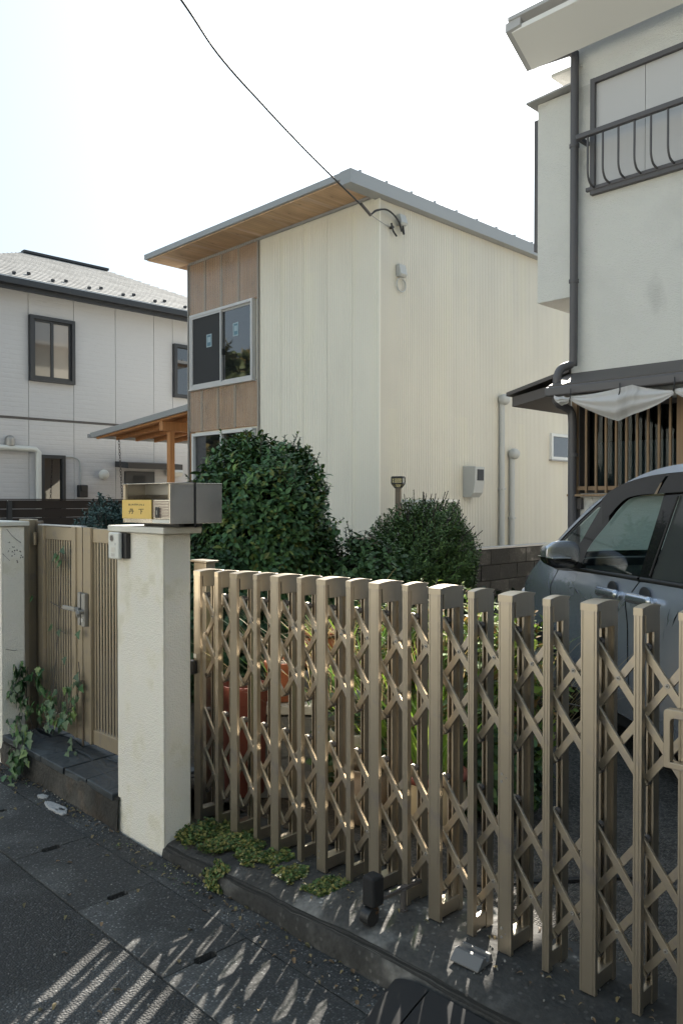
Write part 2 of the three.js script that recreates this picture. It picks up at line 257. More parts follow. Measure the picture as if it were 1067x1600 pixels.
function frameGeo(x0, x1, y0, y1, z0, z1, w) { return mergeG([bx(x0, x0 + w, y0, y1, z0, z1), bx(x1 - w, x1, y0, y1, z0, z1), bx(x0 + w, x1 - w, y1 - w, y1, z0, z1 - 0.002), bx(x0 + w, x1 - w, y0, y0 + w, z0, z1 - 0.002)]); }
function frameGeoX(z0, z1, y0, y1, x0, x1, w) { return mergeG([bx(x0, x1, y0, y1, z0, z0 + w), bx(x0, x1, y0, y1, z1 - w, z1), bx(x0, x1 - 0.002, y1 - w, y1, z0 + w, z1 - w), bx(x0, x1 - 0.002, y0, y0 + w, z0 + w, z1 - w)]); }

// ------------------------------------------------------------------ the new cream house in the middle
{
  const h = thing('cream_house', 'cream ribbed-metal two-storey house with thin flat roof, brown clad left side and sash windows', 'house');
  part(h, 'wall', bx(-12.06, -7.496, -0.15, 5.72, -13.9, -8.092), M.siding);
  const W1 = 2.62 / 5, g1 = [0, 0.61, 1.27].map(o => ribPanel(W1 - 0.004, 5.72, 0.0403, 0.0055, o));
  for (let i = 0; i < 5; i++) part(h, 'siding_panel', g1[i % 3], M.siding, [-10.10 + i * W1, 0, -8.086]);
  const W2 = 0.54, g2 = [0.3, 0.93, 1.51].map(o => ribPanel(W2 - 0.004, 5.66, 0.0405, 0.006, o));
  for (let i = 0; i < 10; i++) part(h, 'siding_panel', g2[(i * 2) % 3], M.sidingShade, [-7.489, 0, -8.10 - i * W2], [0, Math.PI / 2, 0]);
  part(h, 'corner_trim', [bx(-7.50, -7.474, 0, 5.70, -8.098, -8.072)], M.siding);
  // left strip: clear ribbed sheet over plywood and battens
  const ply = [[-12.055, -11.085, 4.78, 5.72], [-11.075, -10.115, 4.78, 5.72], [-12.055, -11.085, 2.72, 3.47], [-11.075, -10.115, 2.72, 3.47]];
  for (const [a, b, c, d] of ply) part(h, 'plywood_sheet', bx(a, b, c, d, -8.09, -8.076, 0, a * 3 + c), M.ply);
  for (const x of [-11.62, -11.14, -10.66]) { part(h, 'batten', bx(x, x + 0.045, 4.79, 5.70, -8.075, -8.055), M.battenM); part(h, 'batten', bx(x - 0.1, x - 0.055, 2.73, 3.46, -8.075, -8.055), M.battenM); }
  for (const [y, hh] of [[4.78, 0.94], [2.73, 0.74]]) part(h, 'clear_ribbed_sheet', ribPanel(1.94, hh, 0.064, 0.014), M.poly, [-12.055, y, -8.052]);
  part(h, 'edge_post', bx(-12.09, -12.057, 0, 5.70, -8.10, -8.03), M.steelDull);
  part(h, 'edge_post', bx(-10.128, -10.098, 0, 5.70, -8.075, -8.048), M.steelDull);
  part(h, 'plywood_sheet', bx(-12.055, -11.93, 0, 2.715, -8.09, -8.06), M.ply);
  // upper sash window
  const wf = part(h, 'window_frame', [frameGeo(-11.985, -10.2, 3.475, 4.78, -8.075, -8.0, 0.045)], M.alu);
  part(wf, 'sill', bx(-12.0, -10.185, 3.45, 3.473, -8.075, -7.985), M.alu);
  const sa = part(h, 'sash', [frameGeo(-11.94, -11.06, 3.52, 4.735, -8.04, -8.012, 0.032)], M.alu); part(sa, 'insect_screen', bx(-11.908, -11.092, 3.552, 4.703, -8.032, -8.028), M.screen);
  const sb = part(h, 'sash', [frameGeo(-11.10, -10.245, 3.52, 4.735, -8.072, -8.044, 0.032)], M.alu); part(sb, 'pane', bx(-11.068, -10.277, 3.552, 4.703, -8.062, -8.058), M.glassDk);
  const stk = std({ color: lin(0.35, 0.45, 0.5), roughness: 0.5 }), stkIn = std({ color: lin(0.10, 0.2, 0.26), roughness: 0.5 });
  for (const [x, y, z, p] of [[-11.42, 4.27, -8.026, sa], [-10.70, 4.36, -8.056, sb]]) { part(p, 'glass_sticker', [frameGeo(x - 0.075, x + 0.075, y - 0.11, y + 0.11, z - 0.001, z + 0.002, 0.018), bx(x - 0.04, x + 0.04, y - 0.03, y + 0.06, z - 0.001, z + 0.0015)], stk); part(p, 'glass_sticker', bx(x - 0.056, x + 0.056, y - 0.09, y + 0.09, z - 0.001, z + 0.0006), stkIn); }
  part(sb, 'handle', bx(-11.05, -11.035, 3.98, 4.08, -8.058, -8.03), M.black);
  // lower window
  part(h, 'window_frame', [frameGeo(-11.925, -10.2, 0.5, 2.69, -8.08, -8.0, 0.05), bx(-11.09, -11.04, 0.55, 2.64, -8.06, -8.01)], M.aluWhite);
  part(h, 'pane', bx(-11.875, -10.25, 0.55, 2.64, -8.06, -8.055), M.glassDk);
  part(h, 'plywood_sheet', bx(-12.055, -10.115, 0, 0.49, -8.09, -8.06), M.ply);
  // roof
  const rf = part(h, 'roof', bx(-12.46, -7.40, 5.748, 5.835, -14.3, -7.43), M.roofGrey);
  for (let i = 0; i < 13; i++) part(rf, 'standing_seam', bx(-12.44, -7.375, 5.835, 5.885, -7.62 - i * 0.52, -7.598 - i * 0.52), M.roofGrey);
  part(h, 'roof_edge', bx(-12.48, -7.56, 5.752, 5.842, -7.43, -7.405, 0.003), M.roofGrey);
  part(h, 'roof_edge', bx(-12.485, -12.46, 5.752, 5.842, -14.3, -7.40, 0.003), M.roofGrey);
  part(h, 'eave_box', bx(-7.565, -7.36, 5.665, 5.85, -14.3, -7.40, 0.004), M.roofGrey);
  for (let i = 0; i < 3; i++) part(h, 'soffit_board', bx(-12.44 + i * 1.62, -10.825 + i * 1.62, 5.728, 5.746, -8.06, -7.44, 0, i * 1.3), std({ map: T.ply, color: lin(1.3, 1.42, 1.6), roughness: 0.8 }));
  part(h, 'soffit_board', bx(-12.44, -12.07, 5.728, 5.746, -14.2, -8.065, 0, 4), M.ply);
  part(h, 'frieze', bx(-12.06, -7.57, 5.69, 5.727, -8.068, -8.04), M.roofGrey);
  // things on the right wall
  for (const [z, y] of [[-10.96, 3.07], [-11.25, 2.2]]) {
    const p = part(h, 'vent_pipe', [rod([-7.43, 0.1, z], [-7.43, y + 0.05, z], 0.045, 14)], M.vent);
    const hd = new THREE.LatheGeometry([[0, 0.1], [0.05, 0.095], [0.082, 0.06], [0.09, 0.02], [0.085, -0.03], [0.07, -0.06], [0.0, -0.06]].map(q => new THREE.Vector2(...q)).reverse(), 18); hd.rotateZ(-Math.PI / 2); hd.translate(-7.40, y + 0.08, z);
    part(p, 'vent_hood', hd, M.vent); part(p, 'pipe_strap', [bx(-7.484, -7.38, y * 0.55, y * 0.55 + 0.025, z - 0.05, z + 0.05, 0.004)], M.vent);
  }
  const mb = extr([[0, 1.56], [0.14, 1.56], [0.205, 1.63], [0.235, 1.79], [0.24, 2.03], [0, 2.045]], 0.23, 0.006); mb.translate(-7.482, 0, -10.215);
  const mbm = part(h, 'meter_box', mb, M.vent); part(mbm, 'meter_window', bx(-7.25, -7.2345, 1.82, 1.99, -10.185, -10.03), M.black);
  part(h, 'window_frame', [frameGeoX(-13.25, -12.5, 2.24, 2.70, -7.49, -7.43, 0.05)], M.aluWhite); part(h, 'pane', bx(-7.47, -7.465, 2.29, 2.65, -13.2, -12.55), M.glassDk);
  part(h, 'window_frame', [bx(-7.482, -7.42, 2.215, 2.238, -13.27, -12.48)], M.steelDull);
  const b1 = extr([[0, 4.66], [0.07, 4.66], [0.095, 4.69], [0.06, 4.83], [0, 4.83]], 0.13, 0.005); b1.translate(-7.482, 0, -8.56); const bm = part(h, 'junction_box', b1, M.vent);
  const ring = new THREE.TorusGeometry(0.095, 0.009, 8, 28); ring.rotateY(Math.PI / 2); ring.translate(-7.45, 4.55, -8.5); part(bm, 'cable_coil', ring, M.vent);
  const b2 = extr([[0, 5.38], [0.08, 5.38], [0.10, 5.41], [0.06, 5.53], [0, 5.53]], 0.12, 0.005); b2.translate(-7.482, 0, -8.56); part(h, 'junction_box', b2, M.vent);
  rebase(h, -9.8, 0, -10.8);
}
// service cable with its splice and the loops into the wall box
{
  const c = thing('service_cable', 'black overhead service cable sagging across the sky to the wall of the cream house', 'cable', [-6.3, 6.1, -4.1]);
  part(c, 'cable', tube([[-4.35, 7.3, 1.9], [-5.35, 6.62, -1.2], [-6.12, 6.18, -3.70], [-6.66, 6.02, -4.80], [-6.95, 5.90, -5.60], [-7.17, 5.74, -6.4], [-7.32, 5.575, -7.12], [-7.4, 5.40, -7.72]], 0.011, 6, 80), M.black);
  part(c, 'splice', [tube([[-7.385, 5.44, -7.62], [-7.4, 5.39, -7.74], [-7.41, 5.35, -7.83]], 0.02, 8, 8)], M.dkbrown);
  part(c, 'guy_wire', tube([[-7.41, 5.36, -7.82], [-7.44, 5.33, -8.05], [-7.47, 5.31, -8.3]], 0.005, 6, 8), M.steelDull);
  part(c, 'insulator', [rod([-7.48, 5.31, -8.3], [-7.42, 5.31, -8.3], 0.02), tube([[-7.43, 5.36, -8.27], [-7.43, 5.27, -8.3], [-7.43, 5.2, -8.38]], 0.013, 6)], M.black);
  part(c, 'drop_loop', tube([[-7.41, 5.36, -7.83], [-7.41, 5.44, -7.95], [-7.40, 5.50, -8.12], [-7.40, 5.47, -8.28], [-7.40, 5.38, -8.4], [-7.41, 5.28, -8.46]], 0.012, 6), M.black);
  part(c, 'drop_loop', tube([[-7.41, 5.37, -7.85], [-7.43, 5.46, -7.97], [-7.42, 5.51, -8.18], [-7.42, 5.44, -8.38], [-7.42, 5.30, -8.49], [-7.42, 5.25, -8.53], [-7.42, 5.37, -8.5]], 0.012, 6), M.black);
  for (const m of c.children) { m.position.set(6.3, -6.1, 4.1); }
}

// ------------------------------------------------------------------ grey house at the left
{
  const h = thing('grey_house', 'pale grey stone-pattern house with shingled hip roof and black-framed windows at left', 'house');
  part(h, 'wall', bx(-23.5, -16.83, -0.2, 6.02, -13.9, -4.4), M.stone);
  const js = [-4.4, -5.15, -6.16, -7.17, -8.185, -9.2, -10.21, -10.73, -11.22, -12.23, -13.24, -13.9];
  for (let i = 0; i < js.length - 1; i++) for (const [y0, y1] of [[3.29, 6.02], [-0.2, 3.235]]) part(h, 'siding_panel', bx(-16.83, -16.80, y0, y1, js[i + 1] + 0.006, js[i] - 0.006, 0, i * 0.37), M.stone);
  part(h, 'band', bx(-16.83, -16.79, 3.24, 3.285, -13.9, -4.4), M.dkbrown);
  // hip roof in stepped shingle courses
  const E0 = [-16.35, 6.06], R0 = [-20, 7.76], zA = -8.4, zB = -10.72, N = 22;
  for (let i = 0; i < N; i++) {
    const t0 = i / N, t1 = (i + 1) / N, x0 = E0[0] + (R0[0] - E0[0]) * t0, x1 = E0[0] + (R0[0] - E0[0]) * t1, y0 = E0[1] + (R0[1] - E0[1]) * t0, y1 = E0[1] + (R0[1] - E0[1]) * t1;
    const zn0 = -4.75 + (zA + 4.75) * t0, zn1 = -4.75 + (zA + 4.75) * t1, zf0 = -14.37 + (zB + 14.37) * t0, zf1 = -14.37 + (zB + 14.37) * t1;
    const g = slab([[x0, y0 + 0.02, zn0], [x0, y0 + 0.02, zf0], [x1, y1 + 0.006, zf1], [x1, y1 + 0.006, zn1]], [0, -0.035, 0]);
    const uv = g.attributes.uv; for (let k = 0; k < uv.count; k++) uv.setXY(k, g.attributes.position.getZ(k) + i * 0.31, i * 0.25 + (g.attributes.position.getX(k) - x0) * 1.1);
    part(h, 'shingle_course', g, M.shingle);
  }
  part(h, 'roof', [flat([[-16.35, 6.05, -4.75], [-20, 7.75, zA], [-23.65, 6.05, -4.75]]), flat([[-23.65, 6.05, -4.75], [-20, 7.75, zA], [-20, 7.75, zB], [-23.65, 6.05, -14.37]]), flat([[-23.65, 6.05, -14.37], [-20, 7.75, zB], [-16.35, 6.05, -14.37]]), bx(-23.6, -16.4, 6.0, 6.04, -14.3, -4.8)], M.shingle);
  part(h, 'ridge_cap', [bar(V(-20, 7.79, zA), V(-20, 7.79, zB), 0.2, 0.06)], M.gutter);
  part(h, 'gutter', [bx(-16.42, -16.30, 5.94, 6.07, -14.4, -4.7, 0.01)], M.gutter); part(h, 'fascia', bx(-16.5, -16.43, 5.86, 6.04, -14.3, -4.75), M.gutter);
  part(h, 'eave_flashing', bx(-16.42, -16.32, 6.072, 6.09, -14.4, -4.7), M.alu);
  for (let i = 0; i < 18; i++) { const t = i % 2 ? 0.17 : 0.1; part(h, 'snow_guard', bx(-0.03, 0.03, 0, 0.055, -0.035, 0.035, 0.008), M.gutter, [E0[0] + (R0[0] - E0[0]) * t, E0[1] + (R0[1] - E0[1]) * t + 0.02, -6.0 - i * 0.42]); }
  // windows
  const wa = part(h, 'window_frame', [frameGeoX(-8.18, -7.175, 4.07, 5.47, -16.80, -16.70, 0.075)], M.gutter);
  const s1 = part(h, 'sash', [frameGeoX(-7.69, -7.25, 4.145, 5.395, -16.79, -16.745, 0.045)], M.gutter); part(s1, 'pane', bx(-16.775, -16.77, 4.19, 5.35, -7.645, -7.295), phy({ color: lin(0.16, 0.14, 0.12), roughness: 0.05, ior: 1.8 }));
  const s2 = part(h, 'sash', [frameGeoX(-8.105, -7.665, 4.145, 5.395, -16.795, -16.76, 0.045)], M.gutter); part(s2, 'pane', bx(-16.785, -16.78, 4.19, 5.35, -8.06, -7.71), phy({ color: lin(0.34, 0.29, 0.24), roughness: 0.05, ior: 1.8 }));
  part(h, 'window_frame', [frameGeoX(-11.36, -10.73, 4.04, 5.34, -16.80, -16.70, 0.08)], M.gutter); part(h, 'pane', bx(-16.78, -16.77, 4.12, 5.26, -11.28, -10.81), M.glassDk);
  const d = part(h, 'window_frame', [frameGeoX(-7.945, -7.395, 1.0, 2.5, -16.80, -16.70, 0.075)], M.gutter); part(d, 'pane', bx(-16.78, -16.77, 1.075, 2.425, -7.87, -7.47), M.glassDk);
  // pipes, lamps, meter, awning, hood
  part(h, 'drain_pipe', [tube([[-16.7, 2.62, -5.2], [-16.7, 2.61, -6.9], [-16.7, 2.6, -7.26], [-16.7, 2.52, -7.33], [-16.7, 2.3, -7.335], [-16.7, 0, -7.335]], 0.06, 10, 60)], M.plastic);
  part(h, 'conduit', tube([[-16.77, 2.48, -7.95], [-16.77, 2.47, -8.15], [-16.77, 2.4, -8.29], [-16.77, 2.2, -8.32], [-16.77, 1.85, -8.33]], 0.016, 6), M.vent);
  part(h, 'meter_box', [bx(-16.80, -16.66, 1.585, 1.86, -8.45, -8.24, 0.02), bx(-16.66, -16.62, 1.72, 1.85, -8.42, -8.27, 0.01)], M.black);
  part(h, 'globe_lamp', [new THREE.SphereGeometry(0.115, 24, 16).translate(-16.66, 2.1, -8.83), rod([-16.8, 2.1, -8.83], [-16.7, 2.1, -8.83], 0.05)], M.plastic);
  part(h, 'wall_lamp', [new THREE.SphereGeometry(0.1, 16, 10, 0, 6.3, 0, 1.6).translate(-16.73, 2.78, -6.74), rod([-16.73, 2.66, -6.74], [-16.73, 2.78, -6.74], 0.1, 16)], M.steelDull);
  const aw = part(h, 'awning', [slab([[-16.80, 2.42, -9.18], [-16.2, 2.37, -9.18], [-16.2, 2.37, -10.62], [-16.80, 2.42, -10.62]], [0, -0.13, 0])], M.gutter);
  part(h, 'door', [bx(-16.80, -16.76, -0.1, 2.2, -10.2, -9.42)], M.gutter); part(h, 'door_glass', bx(-16.76, -16.755, 0.3, 2.1, -9.95, -9.62), M.screen);
  const hd = extr([[0, 2.10], [0.14, 2.10], [0.2, 2.2], [0.06, 2.4], [0, 2.4]], 0.36, 0.005); hd.translate(-16.80, 0, -10.9); part(h, 'vent_hood', hd, M.plastic);
  rebase(h, -20, 0, -9.2);
}
// dark board fence in front of the grey house
{
  const f = thing('board_fence', 'dark brown horizontal board fence in front of the grey house', 'fence', [-13.5, 0, -6.5]);
  for (let s = 0; s < 4; s++) { for (let i = 0; i < 10; i++) part(f, 'board', bx(-0.015, 0.015, 0.012 + i * 0.151, 0.157 + i * 0.151, 3 - 1.9 * s - 1.885, 3 - 1.9 * s - 0.005, 0.003), M.fence); }
  for (let s = 0; s < 5; s++) part(f, 'post', bx(0.015, 0.075, -0.1, 1.5, 3 - 1.9 * s - 0.04, 3 - 1.9 * s + 0.03), M.gutter);
  part(f, 'cap_rail', bx(-0.035, 0.035, 1.523, 1.54, -4.6, 3), M.fence);
}
// timber carport roof on the left of the cream house
{
  const c = thing('timber_canopy', 'orange timber lean-to canopy with sheet roof on the left side of the cream house', 'canopy', [-13.8, 0, -9.3]);
  const sl = (x) => 2.86 + (x + 15.69) * 0.0805, P = (m) => { m.position.set(13.8, 0, 9.3); return m; };
  P(part(c, 'roof_sheet', slab([[-15.72, sl(-15.72) + 0.06, -8.06], [-12.1, sl(-12.1) + 0.06, -8.06], [-12.1, sl(-12.1) + 0.06, -11.5], [-15.72, sl(-15.72) + 0.06, -11.5]], [0, -0.02, 0]), M.roofGrey));
  P(part(c, 'verge_flashing', slab([[-15.74, sl(-15.74) + 0.085, -8.03], [-12.1, sl(-12.1) + 0.085, -8.03], [-12.1, sl(-12.1) + 0.085, -8.075], [-15.74, sl(-15.74) + 0.085, -8.075]], [0, -0.11, 0]), M.roofGrey));
  for (let i = 0; i < 8; i++) { const z = -8.1 - i * 0.46; P(part(c, 'rafter', slab([[-15.6, sl(-15.6) + 0.04, z], [-12.1, sl(-12.1) + 0.04, z], [-12.1, sl(-12.1) + 0.04, z - 0.045], [-15.6, sl(-15.6) + 0.04, z - 0.045]], [0, -0.1, 0]), M.wood)); }
  P(part(c, 'ceiling_board', slab([[-15.65, sl(-15.65) + 0.038, -8.08], [-12.1, sl(-12.1) + 0.038, -8.08], [-12.1, sl(-12.1) + 0.038, -11.45], [-15.65, sl(-15.65) + 0.038, -11.45]], [0, -0.012, 0]), M.wood));
  P(part(c, 'beam', bx(-13.15, -13.03, sl(-13.1) - 0.24, sl(-13.1) - 0.062, -11.4, -8.1, 0.006), M.wood)); P(part(c, 'eave_gutter', bx(-15.82, -15.73, 2.84, 2.92, -11.5, -8.0, 0.01), M.roofGrey));
  for (const z of [-8.32, -11.2]) P(part(c, 'post', bx(-13.15, -13.04, -0.15, sl(-13.1) - 0.242, z - 0.055, z + 0.055, 0.006), M.wood));
  const rc = []; for (let i = 0; i < 22; i++) { const t = new THREE.TorusGeometry(0.03, 0.006, 6, 12); t.scale(0.7, 1.2, 1); if (i % 2) t.rotateY(Math.PI / 2); t.translate(-15.2 + i * 0.006, 2.78 - i * 0.058, -8.4); rc.push(t); } P(part(c, 'rain_chain', rc, M.dkbrown));
}

// ------------------------------------------------------------------ plaster house at the right
{
  const h = thing('plaster_house', 'off-white plaster house with brown downpipe, barred upper window and slatted lower window at right', 'house');
  const ZF = -6.55, L = -3.705;
  part(h, 'wall', [bx(L, 3.8, 2.36, 5.7, -11, ZF), bx(L, 3.8, -0.15, 1.57, -11, ZF), bx(-1.15, 3.8, 1.57, 2.36, -11, ZF), bx(L, -1.15, 1.57, 2.36, -11, -7.3), bx(L, L + 0.04, 1.57, 2.36, -7.3, ZF - 0.11)], M.white);
  part(h, 'corner_post', bx(L - 0.012, L + 0.1, -0.1, 2.36, ZF - 0.1, ZF + 0.015), M.dkbrown);
  part(h, 'corner_board', bx(L - 0.055, L - 0.03, 0, 2.3, ZF - 0.16, ZF - 0.05), M.aluWhite); part(h, 'corner_board', bx(L - 0.09, L - 0.06, 0, 2.22, ZF - 0.3, ZF - 0.2), M.wood);
  // upper bay on the left with its small roof and shutter case
  const bay = part(h, 'bay', bx(-4.045, L - 0.002, 3.35, 5.19, -8.4, ZF + 0.012), M.white);
  part(bay, 'bay_roof', slab([[-4.12, 5.205, -6.45], [-3.66, 5.225, -6.45], [-3.66, 5.225, -8.5], [-4.12, 5.205, -8.5]], [0, -0.016, 0]), M.eaveGlare);
  part(h, 'shutter_case', bx(-4.125, -4.047, 3.86, 5.09, -7.5, -6.6, 0.005), M.pipe);
  // main eave with tile verge
  const eave = part(h, 'eave', slab([[-4.0, 5.67, -6.03], [3.4, 5.67, -6.03], [3.4, 5.47, -6.36], [-4.0, 5.47, -6.36]], [0, -0.04, 0]), std({ color: lin(0.82, 0.81, 0.77), roughness: 0.9 }));  // near-white underside, the glare is part of its colour
  for (let i = 0; i < 5; i++) { const t = i / 5, y = 5.46 + 0.2 * t, z = -6.36 + 0.33 * t; part(eave, 'verge_tile', slab([[-4.05, y + 0.05, z], [-3.9, y + 0.05, z], [-3.9, y + 0.115, z + 0.085], [-4.05, y + 0.1, z + 0.085]], [0, -0.075, 0]), M.eaveGlare); }
  part(h, 'roof', slab([[-4.02, 5.76, -6.0], [3.4, 5.76, -6.0], [3.4, 5.56, -6.36], [-4.02, 5.56, -6.36]], [0, -0.03, 0]), M.eaveGlare);
  part(h, 'roof', bx(-3.9, 3.4, 5.7, 5.8, -11.2, -6.37), M.pipe);
  part(h, 'soffit', slab([[-3.9, 5.41, -6.52], [-3.6, 5.41, -6.52], [-3.6, 5.34, -6.95], [-3.82, 5.34, -6.95]], [0, -0.03, 0]), M.white);
  // downpipe
  const dp = part(h, 'downpipe', [tube([[-3.99, 5.49, -6.38], [-3.8, 5.5, -6.43], [-3.66, 5.51, -6.475], [-3.637, 5.48, -6.478], [-3.637, 5.3, -6.478], [-3.637, 4.0, -6.478], [-3.64, 2.82, -6.478], [-3.645, 2.73, -6.46], [-3.69, 2.68, -6.36], [-3.70, 2.60, -6.31], [-3.70, 2.48, -6.305]], 0.037, 12, 110), tube([[-3.70, 2.43, -6.30], [-3.70, 2.37, -6.31], [-3.67, 2.33, -6.42], [-3.645, 2.25, -6.47], [-3.645, 1.8, -6.475], [-3.645, -0.1, -6.475]], 0.037, 12, 60)], M.pipe);
  for (const y of [4.65, 3.45, 1.9]) part(dp, 'pipe_collar', rod([-3.638, y, -6.478], [-3.638, y + 0.03, -6.478], 0.044, 14), M.pipe);
  // upper window: pale shutters behind a curved guard
  part(h, 'window_frame', [frameGeo(-3.50, -1.2, 4.2, 5.21, ZF - 0.05, ZF + 0.05, 0.04)], M.pipe);
  for (let i = 0; i < 5; i++) part(h, 'shutter_panel', bx(-3.46 + i * 0.445, -3.02 + i * 0.445, 4.24, 5.17, ZF - 0.02, ZF + 0.012), std({ color: lin(0.55, 0.545, 0.54), roughness: 0.6 }));
  const gd = part(h, 'guard_rail', [bx(-3.56, -1.1, 4.655, 4.70, -6.40, -6.355, 0.008), bx(-3.54, -1.1, 4.235, 4.27, -6.53, -6.495, 0.006), bx(-3.56, -3.53, 4.655, 4.69, ZF, -6.40)], M.pipe);
  for (let i = 0; i < 17; i++) { const x = -3.455 + i * 0.14; part(gd, 'baluster', tube([[x, 4.66, -6.378], [x, 4.5, -6.378], [x, 4.36, -6.378], [x, 4.305, -6.392], [x, 4.265, -6.43], [x, 4.252, -6.51]], 0.0095, 8, 20), M.pipe); }
  // side lean-to and front canopy
  part(h, 'side_canopy', slab([[-4.36, 2.545, -6.5], [-3.70, 2.70, -6.5], [-3.70, 2.70, -9.3], [-4.36, 2.545, -9.3]], [0, -0.035, 0]), M.dkbrown);
  part(h, 'side_canopy', slab([[-4.32, 2.50, -6.54], [-3.72, 2.60, -6.54], [-3.72, 2.60, -9.2], [-4.32, 2.50, -9.2]], [0, -0.09, 0]), M.dkbrown);
  part(h, 'front_canopy', [slab([[-3.72, 2.515, -6.2], [3.4, 2.515, -6.2], [3.4, 2.66, -6.55], [-3.72, 2.66, -6.55]], [0, -0.03, 0])], M.dkbrown);
  part(h, 'canopy_gutter', bx(-3.75, 3.4, 2.415, 2.50, -6.27, -6.17, 0.018), M.pipe);
  // lower window with wooden slats
  part(h, 'window_frame', [frameGeo(-3.615, -1.15, 1.57, 2.36, -6.70, -6.62, 0.04), bx(-2.45, -2.4, 1.6, 2.33, -6.69, -6.63)], M.dkbrown);
  part(h, 'pane', bx(-3.575, -1.19, 1.61, 2.32, -6.665, -6.661), phy({ color: lin(0.55, 0.6, 0.6), roughness: 0.02, transmission: 1, thickness: 0, ior: 1.35, specularIntensity: 0.55 }));
  part(h, 'room_shade', bx(-3.6, -1.16, 1.575, 2.355, -6.98, -6.95), M.dark);  // dark sheet standing in for the unlit room
  part(h, 'blind', ribPanel(2.35, 0.4, 0.05, 0.01), std({ color: lin(0.16, 0.175, 0.19), roughness: 0.9 }), [-3.55, 1.63, -6.70]);
  const lf = part(h, 'slat_frame', [bx(-3.665, -3.615, 1.565, 2.40, -6.55, -6.50), bx(-2.725, -2.67, 1.60, 2.40, -6.549, -6.505), bx(-3.615, -1.15, 1.60, 1.635, -6.549, -6.515), bx(-3.69, -1.12, 1.545, 1.565, -6.55, -6.46)], M.lattice);
  for (let i = 0; i < 25; i++) { const x = -3.522 + i * 0.0935; if (Math.abs(x + 2.7) < 0.05) continue; part(lf, 'slat', bx(x - 0.009, x + 0.009, 1.575, 2.40, -6.512, -6.492, 0, i * 0.31), M.lattice); }
  for (let i = 0; i < 4; i++) part(h, 'unseen_shutter', bx(-1.1 + i * 1.2, 0.08 + i * 1.2, 0.15, 2.36, ZF, ZF + 0.03, 0.004), M.dkbrown);  // out of view, placed to darken what the gate posts mirror
  part(h, 'wall_box', bx(-3.64, -3.57, 1.43, 1.53, ZF, ZF + 0.05, 0.005), M.dkbrown);
  rebase(h, -0.2, 0, -8.8);
}
// cloth sunshade hung under the canopy
{
  const c = thing('sunshade_cloth', 'dirty white cloth sunshade sagging under the canopy above the slatted window', 'sunshade', [-3.0, 2.3, -6.2]);
  const swag = (x0, x1, y0, y1, drop, peak) => { const rows = []; for (let j = 0; j <= 14; j++) { const v = j / 14, r = []; for (let i = 0; i <= 40; i++) { const u = i / 40, pk = u < 0.62 ? u / 0.62 : (1 - u) / 0.38, vv = u < 0.48 ? u / 0.48 : (1 - u) / 0.52, top = y0 + (y1 - y0) * u + peak * pk - 0.012 * Math.sin(Math.PI * pk) , sag = 0.03 + drop * (0.72 * Math.pow(vv, 0.85) + 0.28 * pk); r.push([x0 + (x1 - x0) * u, top - sag * v, -6.15 + 0.05 * Math.sin(Math.PI * v) * Math.sin(Math.PI * u) + 0.012 * Math.sin(v * 17 + 3 * u) * Math.sin(Math.PI * u) + 0.006 * nz(u * 40, v * 30, 5)]); } rows.push(r); } const g = quadStrip(rows); g.translate(3.0, -2.3, 6.2); return g; };
  part(c, 'cloth', swag(-3.475, -2.60, 2.39, 2.36, 0.25, 0.065), M.cloth);
  part(c, 'cloth', swag(-3.64, -3.48, 2.42, 2.395, 0.05, 0.0), M.cloth);
  part(c, 'cloth', swag(-2.59, -1.75, 2.37, 2.36, 0.25, 0.065), M.cloth);
  for (const x of [-3.48, -3.04, -2.595]) part(c, 'tie', tube([[x, 2.46, -6.15], [x + 0.01, 2.40, -6.13], [x - 0.004, 2.35, -6.135]].map(p => [p[0] + 3.0, p[1] - 2.3, p[2] + 6.2]), 0.005, 6), M.black);
}
// block wall between the two houses
{
  const w = thing('block_wall', 'low weathered concrete block wall behind the car, running towards the cream house', 'wall', [-5.8, 0, -8.6]);
  for (let r = 0; r < 5; r++) for (let i = 0; i < 10; i++) part(w, 'concrete_block', bx(-0.06, 0.06, -0.06 + r * 0.193, 0.126 + r * 0.193, 0, 0.388, 0.006, i * 0.4 + r * 1.7), M.blockDk, [rr(-0.003, 0.003), 0, -2.0 + i * 0.395 - (r % 2) * 0.197]);
  part(w, 'coping', bx(-0.065, 0.065, 0.905, 0.93, -2.2, 1.95, 0.004), M.chip);
}

